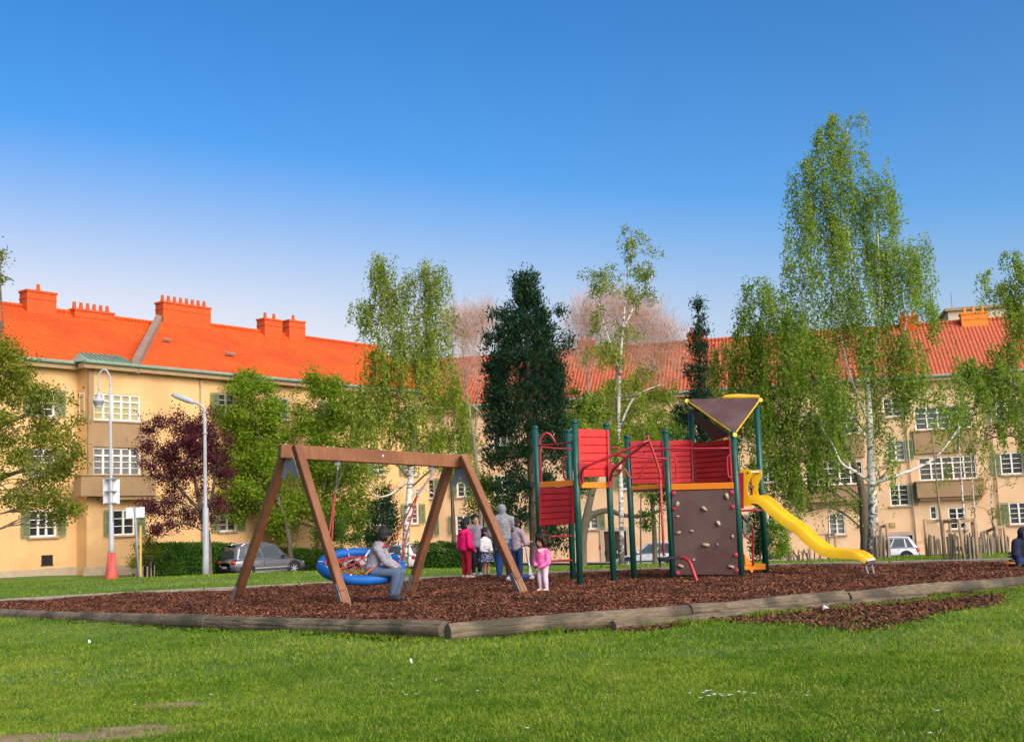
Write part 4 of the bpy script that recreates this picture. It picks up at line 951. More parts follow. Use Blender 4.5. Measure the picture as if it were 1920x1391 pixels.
for i, (lobs, st, sd_) in enumerate(((
        [(880, 620, 42, 46, 10), (850, 600, 26, 30, 9), (905, 590, 28, 25, 9), (870, 690, 40, 40, 6)], [[(905, 1062, .15), (900, 950, .12), (889, 830, .09), (876, 740, .06), (866, 640, .02)], [(890, 830, .06), (896, 740, .045), (902, 620, .015)], [(880, 765, .045), (852, 690, .03), (846, 610, .012)]], 16),
        ([(1100, 600, 40, 42, 10), (1150, 575, 50, 36, 10), (1205, 595, 46, 38, 10), (1250, 640, 38, 36, 9), (1170, 640, 80, 42, 8), (1090, 660, 40, 40, 7), (1225, 690, 60, 36, 6)],
         [[(1092, 1064, .24), (1094, 1000, .22), (1120, 880, .16), (1150, 760, .11), (1165, 640, .04)], [(1125, 870, .12), (1105, 760, .08), (1100, 640, .03)], [(1150, 760, .08), (1215, 690, .05), (1240, 640, .02)]], 17))):
    tree('budding_tree', ('leafless pinkish budding tree left of the dark conifer', 'broad leafless pinkish budding tree right of the dark conifer with a low arching limb')[i], 60, st, lobs, lf_bud, m_palebark, 0.50, .013, 'twig', seed=sd_, per=34, clump=.75, dens=2.6, sub=12,
         extra_limbs=([[(888, 850, .10), (915, 840, .08), (935, 850, .05)], [(885, 760, .08), (905, 780, .07), (925, 815, .05)]], [[(1094, 985, .17), (1112, 965, .16), (1140, 957, .14), (1170, 966, .11), (1205, 967, .09), (1245, 955, .06)], [(1140, 790, .06), (1200, 760, .05), (1280, 700, .02)]])[i])
tree('conifer_tree', 'tall dense dark green conifer behind the group of people', 46,
     [[(1004, 1070, .24), (1002, 960, .21), (996, 840, .17), (990, 700, .12), (986, 520, .02)]],
     [(986, 532, 14, 26, 80), (976, 560, 18, 28, 70), (998, 562, 18, 28, 70), (1020, 590, 16, 22, 40), (952, 592, 16, 22, 40), (1050, 582, 5, 14, 40), (926, 586, 6, 14, 40), (968, 527, 5, 12, 90), (1000, 520, 5, 12, 90), (915, 640, 12, 22, 40), (1062, 640, 10, 22, 40), (985, 612, 40, 36, 60), (950, 632, 24, 34, 55), (1022, 632, 24, 34, 55), (985, 670, 62, 40, 55), (930, 690, 26, 42, 55), (1040, 690, 26, 42, 55), (985, 730, 70, 40, 50), (925, 750, 24, 40, 50), (1045, 745, 24, 36, 50), (980, 790, 68, 36, 44), (930, 800, 26, 32, 44), (1035, 795, 26, 36, 40), (970, 850, 50, 34, 40), (925, 860, 20, 30, 30), (1040, 850, 40, 36, 26), (960, 910, 42, 34, 36), (1020, 905, 30, 34, 24), (955, 965, 38, 32, 32), (1025, 975, 26, 36, 24), (940, 1010, 28, 28, 22), (1045, 1010, 34, 34, 24)],
     lf_fir, m_bark, .17, .055, 'conifer', seed=18, per=26, clump=.24, dens=.62, sub=3, depth=1.0)
tree('birch_tree', 'slender sparse birch rising behind the play tower', 36,
     [[(1166, 1064, .085), (1165, 980, .075), (1163, 880, .065), (1160, 780, .055), (1163, 680, .042), (1172, 570, .025), (1183, 460, .008)], [(1162, 800, .04), (1190, 745, .03), (1240, 720, .015)], [(1163, 700, .035), (1130, 600, .02), (1115, 530, .01)], [(1168, 620, .03), (1200, 550, .02), (1225, 515, .008)]],
     [(1185, 438, 20, 14, 9), (1195, 475, 32, 22, 8), (1175, 510, 38, 22, 8), (1110, 515, 26, 18, 8), (1225, 515, 22, 12, 8), (1145, 545, 40, 25, 7), (1200, 550, 30, 25, 6), (1160, 610, 45, 35, 6), (1130, 680, 40, 40, 6), (1195, 690, 50, 40, 6), (1150, 750, 50, 36, 7), (1215, 770, 50, 36, 8), (1120, 800, 36, 36, 8), (1180, 830, 55, 36, 8), (1230, 830, 35, 34, 8)],
     lf_birch2, m_birch, .07, .05, 'weep', seed=19, per=20, dens=2.3, sub=6, strand=(.3, .9))
tree('lime_tree', 'broad pale green tree behind the red arch bars of the play tower', 60,
     [[(1228, 1064, .14), (1226, 980, .12), (1215, 880, .08), (1195, 780, .03)], [(1220, 920, .06), (1260, 850, .04), (1270, 780, .02)]],
     [(1130, 745, 34, 30, 6), (1185, 735, 36, 30, 6), (1240, 745, 36, 32, 7), (1115, 795, 34, 36, 8), (1165, 800, 42, 38, 9), (1220, 805, 44, 40, 9), (1268, 800, 30, 40, 9), (1140, 855, 40, 36, 8), (1200, 865, 44, 36, 8), (1255, 870, 36, 36, 8)],
     lf_birch2, m_palebark, .13, .095, seed=24, per=24, clump=.42, dens=.5)
tree('lime_tree', 'fresh green tree filling the gap between the white birch and the dark conifer', 64,
     [[(852, 1064, .13), (850, 980, .11), (845, 880, .07), (840, 790, .03)]],
     [(840, 770, 34, 30, 7), (870, 800, 28, 34, 8), (820, 820, 36, 36, 8), (865, 850, 30, 36, 8), (725, 790, 30, 36, 7), (830, 880, 36, 30, 6)],
     lf_green, m_bark, .13, .095, seed=25, per=24, clump=.42, dens=.5)
tree('spruce_tree', 'thin dark spruce with a bare pointed tip right of the play tower roof', 57,
     [[(1322, 1064, .16), (1320, 900, .13), (1314, 720, .08), (1309, 556, .012)]],
     [(1309, 568, 7, 14, 60), (1311, 600, 9, 9, 30), (1300, 625, 12, 10, 40), (1322, 622, 12, 10, 40), (1310, 655, 20, 20, 40), (1312, 695, 26, 24, 40), (1312, 740, 30, 26, 40), (1290, 780, 32, 26, 40), (1335, 790, 30, 30, 40), (1310, 840, 40, 36, 36), (1290, 900, 36, 40, 30), (1345, 900, 36, 44, 30), (1325, 970, 36, 44, 26)],
     lf_fir, m_bark, .20, .06, 'conifer', seed=20, per=26, clump=.3, dens=.6, sub=3, depth=1.0)
tree('birch_tree', 'tallest weeping birch with thick white trunk behind the foot of the yellow slide', 33,
     [[(1637, 1052, .165), (1637, 960, .135), (1634, 880, .12), (1631, 800, .09), (1626, 720, .075), (1615, 640, .055), (1602, 540, .04), (1590, 430, .028), (1580, 320, .015), (1590, 240, .006)],
      [(1626, 720, .05), (1643, 640, .042), (1650, 540, .03), (1645, 430, .016)], [(1631, 800, .04), (1590, 690, .032), (1565, 560, .022), (1545, 430, .012)], [(1628, 740, .035), (1690, 640, .024), (1710, 520, .012)]],
     [(1580, 245, 26, 22, 15), (1610, 232, 14, 14, 14), (1548, 260, 16, 16, 12), (1555, 300, 36, 30, 13), (1600, 295, 32, 34, 14), (1508, 345, 34, 36, 12), (1555, 370, 40, 45, 15), (1610, 370, 36, 50, 15), (1650, 380, 30, 50, 13), (1685, 390, 18, 38, 12), (1500, 420, 30, 45, 13), (1550, 460, 42, 55, 15), (1610, 470, 40, 50, 12), (1665, 470, 36, 50, 13), (1500, 510, 32, 50, 13), (1560, 545, 45, 50, 14), (1630, 550, 45, 50, 12), (1700, 490, 34, 45, 13), (1730, 520, 16, 55, 13), (1690, 570, 40, 45, 12), (1735, 590, 26, 30, 9), (1520, 600, 40, 45, 12), (1580, 640, 50, 45, 13), (1650, 650, 45, 45, 12), (1710, 660, 40, 40, 10), (1755, 620, 16, 16, 6), (1600, 720, 45, 45, 13), (1670, 730, 40, 45, 12), (1580, 790, 36, 45, 10), (1665, 800, 30, 50, 9), (1725, 730, 36, 40, 10), (1770, 760, 36, 45, 9), (1660, 890, 22, 36, 6)],
     lf_birch, m_birch, .072, .052, 'weep', seed=21, per=26, dens=1.9, sub=5, strand=(.8, 2.1),
     extra_limbs=[[(1635, 905, .05), (1605, 885, .045), (1578, 868, .035), (1562, 835, .02), (1540, 800, .01)], [(1640, 905, .06), (1680, 892, .05), (1730, 872, .04), (1762, 850, .03), (1800, 800, .02)], [(1632, 830, .04), (1600, 790, .03), (1560, 760, .02)]])
tree('birch_tree', 'leafy weeping birch with a dark trunk just behind the tallest birch, left of it', 39,
     [[(1625, 1052, .20), (1622, 980, .17), (1612, 900, .12), (1570, 800, .07), (1515, 690, .045), (1450, 600, .02)], [(1580, 850, .08), (1500, 800, .06), (1430, 720, .03)]],
     [(1420, 570, 26, 32, 13), (1455, 570, 24, 30, 12), (1400, 610, 20, 36, 12), (1440, 630, 42, 42, 14), (1395, 680, 30, 42, 12), (1490, 640, 40, 45, 14), (1450, 700, 48, 45, 15), (1520, 700, 45, 45, 14), (1400, 740, 36, 42, 13), (1460, 770, 50, 45, 15), (1530, 770, 45, 48, 14), (1420, 810, 40, 42, 13), (1490, 840, 50, 45, 14), (1550, 850, 40, 42, 12), (1440, 880, 40, 36, 12), (1500, 905, 42, 30, 10), (1550, 920, 30, 26, 7), (1470, 930, 26, 26, 8), (1510, 960, 16, 24, 7), (1365, 700, 26, 50, 10), (1360, 790, 26, 50, 10), (1590, 950, 20, 26, 6)],
     lf_birch, m_bark, .08, .058, 'weep', seed=22, per=26, dens=2.1, sub=5, strand=(.7, 1.9))
tree('birch_tree', 'weeping birch at the right edge with strands hanging before the peach house', 37,
     [[(1985, 1056, .2), (1975, 900, .17), (1960, 740, .12), (1925, 600, .06), (1895, 490, .015)], [(1965, 780, .08), (1900, 720, .05), (1830, 700, .025)]],
     [(1893, 492, 18, 20, 13), (1910, 530, 26, 28, 13), (1868, 535, 22, 20, 10), (1890, 575, 30, 30, 13), (1915, 620, 24, 40, 13), (1850, 560, 12, 16, 6), (1895, 680, 34, 30, 9), (1845, 690, 34, 26, 9), (1800, 680, 24, 22, 7), (1905, 740, 28, 45, 12), (1860, 740, 30, 42, 11), (1815, 730, 30, 40, 10), (1900, 810, 24, 45, 9), (1790, 790, 26, 40, 8), (1850, 800, 20, 30, 6), (1830, 830, 20, 30, 5)],
     lf_birch, m_birch, .078, .056, 'weep', seed=23, per=23, dens=2.7, sub=4)

# bushes
def bush(label, px, Y, lobes, leaf, seed, L=.10, Wd=.075, dens=.7, per=26, clump=.34, name='bush', style='round'):
    b = at_ground(px, Y); c0 = W(px, 1000, Y)
    kpy = lobes[0]
    return tree(name, label, Y, [[(px, 1062, .04), (px + 2, kpy[1] + 10, .02)]], lobes, leaf, m_bark, L, Wd, style, seed, 'bushes below the trees', 4, clump, per, dens=dens, cat='bush')
bush('bright leafy bush right of the dark conifer above the play tower ladder', 1085, 50, [(1090, 760, 30, 34, 14), (1068, 790, 28, 34, 14), (1100, 810, 34, 34, 14), (1050, 720, 14, 20, 8), (1075, 850, 34, 40, 12), (1095, 890, 26, 40, 8)], lf_dark, 31)
bush('dark green bush behind the red arch bars of the play tower', 1235, 56, [(1250, 830, 40, 34, 14), (1270, 880, 36, 40, 14), (1220, 900, 24, 40, 9), (1250, 940, 34, 40, 9), (1220, 960, 18, 30, 8)], lf_dark, 32)
bush('dark evergreen bush beside the white birch trunk behind the swing', 722, 62, [(722, 930, 22, 26, 26), (715, 960, 26, 30, 26), (735, 975, 20, 34, 26), (700, 1000, 24, 30, 20), (725, 1020, 26, 26, 20)], lf_fir, 33, .16, .06, .6, 26, .3, 'bush', 'conifer')
bush('light green bush by the cellar vent, right of the tower under the slide', 1462, 60, [(1460, 990, 22, 26, 12), (1440, 1010, 18, 26, 10), (1478, 1020, 20, 22, 10), (1455, 1035, 26, 18, 9)], lf_birch, 34)
bush('dark clipped conifer bush seen under the slide platform', 1424, 52, [(1424, 945, 14, 30, 40), (1424, 985, 16, 30, 40), (1424, 1025, 17, 28, 40)], lf_fir, 35, .15, .06, .6, 26, .26, 'bush', 'conifer')
bush('tall light green bush behind the red arch bars, beside the slender birch', 1200, 54, [(1195, 800, 36, 36, 9), (1225, 850, 40, 36, 9), (1170, 850, 30, 36, 8), (1200, 890, 36, 30, 8)], lf_birch2, 39)
bush('low green undergrowth bush behind the swing seat', 640, 66, [(640, 1000, 40, 30, 9), (600, 1010, 34, 26, 9), (680, 1015, 26, 26, 9)], lf_dark, 36)
bush('leafy bush at the foot of the conifer left of the people', 905, 48, [(905, 905, 26, 34, 9), (890, 945, 18, 30, 7), (925, 950, 24, 34, 10)], lf_green, 37)
bush('small scrubby bush behind the yellow stake', 282, 57, [(275, 1010, 20, 26, 8), (262, 1045, 22, 26, 10), (290, 1040, 14, 22, 8)], lf_maple, 38, .08, .06)

def hedge(label, pa, pb, ptop, Ya, Yb, th, seed):
    "clipped hedge from pixel column pa to pb, top at pixel row ptop"
    g = np.random.default_rng(seed); a = W(pa, 1050, Ya); b = W(pb, 1050, Yb); za = ground_z(a.x, a.y); zb_ = ground_z(b.x, b.y)
    top = W(pa, ptop, Ya).z; topb = W(pb, ptop - .042 * (pb - pa) * 0, Yb).z
    d = Vector((b.x - a.x, b.y - a.y, 0)); Ln = d.length; d.normalize(); n_ = Vector((-d.y, d.x, 0))
    root = thing('hedge', label, 'hedge', (a.x, a.y, za), 0, 'clipped hedges along the street')
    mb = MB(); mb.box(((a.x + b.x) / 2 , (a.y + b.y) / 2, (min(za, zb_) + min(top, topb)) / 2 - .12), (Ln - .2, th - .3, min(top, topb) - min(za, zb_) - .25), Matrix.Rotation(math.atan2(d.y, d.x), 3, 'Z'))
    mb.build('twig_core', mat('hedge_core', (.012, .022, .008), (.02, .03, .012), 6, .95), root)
    N_ = int(Ln * 2600); t = g.uniform(0, 1, N_); v = g.uniform(0, 1, N_) ; s = g.uniform(-1, 1, N_)
    # mostly on the skin of the box
    m_ = g.uniform(0, 1, N_); s = np.where(m_ < .55, -1 + g.exponential(.12, N_), s); v = np.where(m_ > .75, 1 - g.exponential(.05, N_), v)
    zlo = za + (zb_ - za) * t; ztp = top + (topb - top) * t + .07 * (vnoise(t * Ln, t * 0, .5, seed) - .5) * 2
    P_ = np.stack([a.x + d.x * Ln * t + n_.x * s * th / 2, a.y + d.y * Ln * t + n_.y * s * th / 2, zlo + (ztp - zlo) * v], 1) + g.normal(0, .06, (N_, 3))
    co = leaf_quads(P_, .11, .075, g) - np.array(root.location); link_mesh('foliage', quads_mesh('foliage', co), lf_hedge, root); return root
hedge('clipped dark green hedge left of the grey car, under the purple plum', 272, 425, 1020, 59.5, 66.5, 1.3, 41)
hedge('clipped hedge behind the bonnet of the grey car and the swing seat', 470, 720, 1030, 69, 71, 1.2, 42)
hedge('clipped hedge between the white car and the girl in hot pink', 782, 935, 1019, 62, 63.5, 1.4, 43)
# ================================================================== SWING
m_wood = mat('stained_timber', (.175, .068, .027), (.26, .108, .045), 3, .7, .35, 16, stretch=(3, 3, .6), c3=(.165, .062, .026), s3=1.2)
m_galv = mat('galvanised_steel', (.20, .20, .205), (.27, .27, .275), 9, .6, metal=.3)
m_bolt = mat('pale_bolt_cap', (.55, .52, .48), (.65, .62, .58), 9, .5)
m_chain = mat('chain_steel', (.35, .35, .35), (.45, .45, .45), 20, .4, metal=.7)
m_rope = mat('red_rope', (.30, .035, .04), (.42, .06, .06), 30, .85, .4, 80)
m_blue = mat('blue_ring_cover', (.003, .082, .31), (.005, .105, .37), 4, .55, .25, 14)
FLt, FLb = W(553, 838, 19.6), G(650, 1139, -.02); BLt, BLb = W(538, 850, 20.0), G(440, 1131, -.02)
FRt, FRb = W(864, 858, 21.4), G(981, 1113, -.02); BRt, BRb = W(846, 868, 21.8), G(768, 1112, -.02)
swing = thing('swing_frame', 'brown timber A-frame swing stand with long top beam over the blue nest seat', 'swing', (FLb + BLb + FRb + BRb) / 4)
A0, A1 = W(524, 846, 19.85), W(877, 866, 21.65); bd = (A1 - A0).normalized()
MB().bar(A0, A1, .16, .235, ch=.012).build('beam', m_wood, swing)
for t_, b_, nm in ((FLt, FLb, 1), (BLt, BLb, 0), (FRt, FRb, 1), (BRt, BRb, 0)):
    n_ = (b_ - t_).normalized(); side = bd.cross(n_)
    off = side * (-.14 if nm else .10) if side.y > 0 else side * (.14 if nm else -.10)
    a, b = t_ + off * .6 - n_ * .02, b_ - n_ * .28
    lg = MB().bar(a, b, .135, .165, side, ch=.012).build('leg', m_wood, swing)
    # split post shoe: two steel straps at the foot
    sh = MB()
    for q in (-1, 1): sh.bar(b - n_ * .12 + bd * q * .075, b_ + n_ * .1 + bd * q * .075, .012, .11, side)
    for q in (0, 1): sh.tube([b - n_ * (.02 + .07 * q) - bd * .09, b - n_ * (.02 + .07 * q) + bd * .09], .014, 6)
    sh.build('post_shoe', m_galv, lg)
    MB().bar(b - n_ * .02, b_ + n_ * .03, .12, .13, side, ch=.01).build('leg_end', m_wood, lg)
for c_, q in ((A0, 1), (A1, -1)):
    p = c_ + bd * q * .17 + Vector((0, 0, -.26)); u = (FLb - BLb); u.z = 0; u.normalize()
    MB().prism([p + Vector((0, 0, .16)) + u * .12, p + Vector((0, 0, .16)) - u * .12, p - u * .26 + Vector((0, 0, -.16)), p - u * .14 + Vector((0, 0, -.20)), p + Vector((0, 0, -.02)), p + u * .14 + Vector((0, 0, -.20)), p + u * .26 + Vector((0, 0, -.16))], .01).build('gusset_plate', m_galv, swing)
for t in (.03, .11, .24, .27, .52, .8, .9, .97):
    p = A0.lerp(A1, t) + Vector((0, 0, .118)); MB().ell(p, (.022, .022, .018), seg=8, rings=5).build('bolt_cap', m_bolt, swing)
p = A0.lerp(A1, .53) + Vector((0, -.085, .02)); MB().ell(p, (.025, .012, .025), seg=8, rings=5).build('bolt_cap', m_bolt, swing)
# nest seat hung on chains and ropes
RC = W(677, 1061, 20.3); RR = .60
ax_x = Vector((.93, .20, -.045)).normalized(); ax_y = Vector((-.20, .90, .36)); ax_y = (ax_y - ax_x * ax_y.dot(ax_x)).normalized(); ax_n = ax_x.cross(ax_y)
def ring_pt(a, r_=RR): return RC + ax_x * math.cos(a) * r_ * 1.12 + ax_y * math.sin(a) * r_
nest = thing('nest_swing', 'round blue padded nest swing seat with red rope net', 'swing seat', Vector((RC.x, RC.y, RC.z - .2)))
rp_ = [ring_pt(2 * math.pi * i / 48) for i in range(49)]
MB().tube(rp_, [.084 * (1 + .03 * math.sin(i * 2.1)) for i in range(49)], 12, False).build('padded_ring', m_blue, nest, True)
def sag(x, y): return RC + ax_x * x * 1.12 + ax_y * y - Vector((0, 0, .20 * (1 - (x * x + y * y) / (RR * RR))))
net = MB()
for i in range(-4, 5):
    c_ = i * .118; h_ = math.sqrt(max(0, (RR - .05) ** 2 - c_ * c_))
    for sgn in (0, 1):
        pts = []
        for k in range(13):
            t = -h_ + 2 * h_ * k / 12; x, y = (t, c_) if sgn else (c_, t); cr, sr_ = math.cos(.7), math.sin(.7); pts.append(sag(x * cr - y * sr_, x * sr_ + y * cr))
        net.tube(pts, .0125, 5, True)
net.tube([ring_pt(2 * math.pi * i / 40, RR - .1) - Vector((0, 0, .04)) for i in range(41)], .014, 5, False)
net.build('rope_net', m_rope, nest)
for i in range(5):
    a = 2 * math.pi * (i + .5) / 5; MB().tube([ring_pt(a, RR - .10) - Vector((0, 0, .03)), ring_pt(a, RR - .02) + ax_n * .09, ring_pt(a, RR + .05) + ax_n * .085], .007, 5).build('rope_tie', m_bolt, nest)
def chain(a, b, par):
    mb = MB(); n_ = int((b - a).length / .045); d = (b - a).normalized(); s1 = d.orthogonal().normalized(); s2 = d.cross(s1)
    for i in range(n_):
        c_ = a.lerp(b, (i + .5) / n_); s_ = s1 if i % 2 else s2
        mb.tube([c_ + d * .026 * math.cos(t) + s_ * .013 * math.sin(t) for t in np.linspace(0, 2 * math.pi, 9)], .0055, 4, False)
    return mb.build('chain', m_chain, par)
for bt, pm, angs in ((.29, (629, 918), (2.45, 3.45)), (.79, (783, 927), (.75, -.35))):
    top = A0.lerp(A1, bt) + Vector((0, 0, -.12)); mid = W(pm[0], pm[1], 20.9 if bt < .5 else 20.6)
    h_ = MB().box(top + Vector((0, 0, -.03)), (.09, .07, .07)).tube([top, top + Vector((0, 0, -.15))], .018, 8).build('swing_hanger', m_galv, nest)
    chain(top + Vector((0, 0, -.14)), mid, nest); chain(top + bd * .14 + Vector((0, 0, -.02)), mid + Vector((.01, 0, 0)), nest)
    MB().lathe(mid + Vector((0, 0, -.05)), [(.018, 0), (.026, .02), (.026, .07), (.018, .09)], 8).build('rope_clamp', m_galv, nest)
    for a in angs: MB().tube([mid, ring_pt(a, RR - .02) + ax_n * .08], .0135, 6).build('rope', m_rope, nest)
# dark struts of the low rope fence behind

# ================================================================== PLAY TOWER
m_post = mat('green_post_paint', (.006, .060, .045), (.010, .080, .058), 5, .45, .1, 40, coat=.2)
m_red = mat('red_board', (.46, .018, .020), (.55, .028, .028), 3.2, .65, .3, 24, stretch=(1, 1, 4), c3=(.38, .02, .024), s3=1.9)
m_redm = mat('red_tube_paint', (.30, .014, .022), (.38, .022, .030), 6, .4, coat=.25)
m_orange = mat('orange_board', (.72, .20, .010), (.78, .235, .016), 3, .55, .15, 20)
m_brwn = mat('brown_panel', (.085, .044, .038), (.110, .058, .050), 16, .7, .25, 60, c3=(.13, .078, .068), s3=1.6)
m_yel = mat('yellow_plastic', (.76, .43, .004), (.82, .48, .006), 3, .4, .08, 30, coat=.2, c3=(.72, .40, .006), s3=2.5)
m_hold = mat('climbing_hold', (.30, .235, .13), (.40, .325, .195), 10, .8, .4, 30)
m_holdr = mat('red_bolt_disc', (.42, .03, .06), (.5, .05, .08), 9, .5)
m_rub = mat('black_rubber', (.014, .014, .015), (.022, .022, .024), 12, .6)
def foot(px, py, Y=None):
    p = G(px, py, .0); return p
posts = {}
tower = thing('play_tower', 'red and green climbing tower with brown climbing wall, orange decks and brown canopy', 'play tower', G(1200, 1080))
for nm, bx_, by_, Yp, tx_, ty_ in (('a', 1015, 1079, 24.6, 1003.5, 803), ('b', 1074.5, 1086, 24.4, 1065, 810), ('c', 1087.5, 1093, 22.95, 1077.7, 793), ('d', 1150.6, 1087, 23.5, 1137, 798), ('e', 1189, 1081.5, 24.4, 1176, 820), ('f', 1262, 1081.5, 23.7, 1248, 811), ('g', 1306, 1074, 24.8, 1295.5, 768), ('h', 1390.5, 1077, 23.2, 1375, 813), ('i', 1436.5, 1074.5, 24.2, 1418.5, 764)):
    a = W(bx_, by_, Yp); b = W(tx_, ty_, Yp); a.z = -.06; posts[nm] = (a, b)
    po = MB().tube([a, b], .062, 14).build('post', m_post, tower, True)
    d = (b - a).normalized(); MB().tube([b - d * .01, b + d * .035, b + d * .06], [.068, .066, .035], 14).build('cap', m_post, po, True)
def on(nm, py):
    "point on a post at photo row py"
    a, b = posts[nm]; lo, hi = 0.0, 1.0
    for _ in range(30):
        m_ = (lo + hi) / 2; p = a.lerp(b, m_); v = p - Vector((0, 0, CAMZ)); yy = CY - F * v.dot(UP) / v.dot(fw)
        if yy > py: lo = m_
        else: hi = m_
    return a.lerp(b, lo)
def board_panel(tl, tr, bl, br, nslat, m_=None, th=.045, grp='panel'):
    "panel of horizontal slats in a rim; corners are world points"
    m_ = m_ or m_red; u = (tr - tl).normalized(); n_ = u.cross((tl - bl).normalized()).normalized()
    if n_.y > 0: n_ = -n_
    mid = [(tl + bl) / 2, (tr + br) / 2]
    back = MB(); q = [bl - n_ * .012, br - n_ * .012, tr - n_ * .012, tl - n_ * .012]; back.prism(q, .02); pn = back.build('panel', m_, tower)
    eL = .035
    for i in range(nslat):
        t0 = i / nslat; t1 = (i + 1) / nslat
        l0 = bl.lerp(tl, t0 + .012); l1 = bl.lerp(tl, t1 - .012); r0_ = br.lerp(tr, t0 + .012); r1_ = br.lerp(tr, t1 - .012)
        w_ = (r0_ - l0).normalized() * eL
        MB().prism([l0 + w_ + n_ * th * .5, r0_ - w_ + n_ * th * .5, r1_ - w_ + n_ * th * .5, l1 + w_ + n_ * th * .5], th * .55).build('slat', m_, pn)
    for a, b, s_ in ((bl, tl, 1), (br, tr, -1)):
        w_ = u * s_ * eL; MB().prism([a + n_ * th * .62, a + w_ + n_ * th * .62, b + w_ + n_ * th * .62, b + n_ * th * .62], th * .7).build('stile', m_, pn)
    return pn
# left panel under the deck, upper bright panel, three railing panels
Ya, Yc = 23.9, 22.95
YL = 23.6
board_panel(W(1013, 915, YL), W(1078, 913, 23.0), W(1013, 986, YL), W(1079, 981, 23.0), 6)
board_panel(W(1083, 804, 23.05), W(1138, 806, 23.45), W(1086, 895, 23.05), W(1140, 893, 23.45), 6, mat('bright_red_board', (.66, .022, .020), (.72, .035, .028), 2.2, .55, .25, 24, stretch=(1, 1, 4)))
board_panel(W(1181, 827, 24.35), W(1244, 826, 24.35), W(1185, 908, 24.35), W(1249, 906, 24.35), 8)
board_panel(W(1252, 826, 24.35), W(1295, 825, 24.6), W(1257, 907, 24.35), W(1298, 905, 24.6), 8)
board_panel(W(1302, 831, 24.7), W(1371, 823, 24.0), W(1306, 906, 24.7), W(1375, 903, 24.0), 8)
def beam_px(a, b, ht, th, m_, nm='deck_beam', Ya=23.5, Yb=None):
    A_, B_ = W(a[0], a[1], Ya), W(b[0], b[1], Yb or Ya); MB().bar(A_, B_, th, ht, ch=.008).build(nm, m_, tower)
beam_px((1013, 909), (1077, 905), .115, .06, m_orange, Ya=23.65, Yb=23.0); beam_px((1089, 909.5), (1140, 909.5), .115, .06, m_orange, Ya=23.0, Yb=23.45)
beam_px((1185, 917.5), (1258, 912), .12, .06, m_orange, Ya=24.35, Yb=23.8); beam_px((1259, 913), (1376, 910), .125, .07, m_orange, Ya=23.68, Yb=23.2)
# decks
for q, th in (([W(1013, 913, 23.7), W(1087, 910, 23.0), W(1140, 912, 23.5), W(1075, 914, 24.3)], .05), ([W(1186, 918, 24.3), W(1259, 914, 23.7), W(1298, 914, 24.6)], .05), ([W(1259, 914, 23.75), W(1377, 912, 23.25), W(1424, 912, 24.15), W(1300, 914, 24.7)], .05)):
    z_ = sum(p.z for p in q) / len(q); q = [Vector((p.x, p.y, z_)) for p in q]; MB().prism(q, th).build('deck', m_brwn, tower)
# climbing wall with holds
tl, tr, bl, br = W(1260, 920.5, 23.62), W(1377, 917.5, 23.16), W(1267, 1077, 23.66), W(1385, 1076, 23.2)
n_ = (tr - tl).cross(tl - bl).normalized(); n_ = -n_ if n_.y > 0 else n_
wallp = MB().prism([bl + n_ * .02, br + n_ * .02, tr + n_ * .02, tl + n_ * .02], .035).build('climbing_wall', m_brwn, tower)
def wall_pt(zx, zy):
    px, py = 960 + zx * .2803, 720 + zy * .2803; d = ray(px, py); o_ = Vector((0, 0, CAMZ)); t = (tl + n_ * .02 - o_).dot(n_) / d.dot(n_); return o_ + d * t
for zx, zy, s_ in ((1105, 803, 1.25), (1285, 832, 1.2), (1437, 748, 1.25), (1107, 885, .7), (1380, 930, 1.2), (1113, 993, .95), (1202, 982, .7), (1475, 1018, .8), (1296, 1075, 1.35), (1374, 1072, .5), (1213, 1175, .75), (1127, 1215, 1.1), (1466, 1220, 1.1)):
    p = wall_pt(zx, zy); mb = MB(); rr = random.Random(int(zx)); sc = .045 * s_; base = len(mb.v)
    for i in range(7):
        a = math.pi / 2 * i / 6
        for k in range(10):
            t = 2 * math.pi * k / 10; r_ = sc * math.cos(a) * (1 + .35 * math.sin(t * 2 + zx) + .12 * rr.uniform(-1, 1)); mb.v.append(tuple(p + (tr - tl).normalized() * r_ * math.cos(t) + Vector((0, 0, 1)) * r_ * math.sin(t) * .85 + n_ * sc * 1.0 * math.sin(a)))
    for i in range(6):
        for k in range(10): mb.f.append((base + i * 10 + k, base + i * 10 + (k + 1) % 10, base + (i + 1) * 10 + (k + 1) % 10, base + (i + 1) * 10 + k)); mb.m.append(0)
    ho = mb.build('climbing_hold', m_hold, wallp, True)
for zx, zy in ((1083, 728), (1470, 722), (1087, 830), (1478, 820), (1497, 1140), (1108, 1262), (1503, 1243)):
    p = wall_pt(zx, zy); MB().lathe(p, [(.042, 0), (.042, .02), (.03, .03)], 12, n_).build('bolt_disc', m_holdr, wallp)
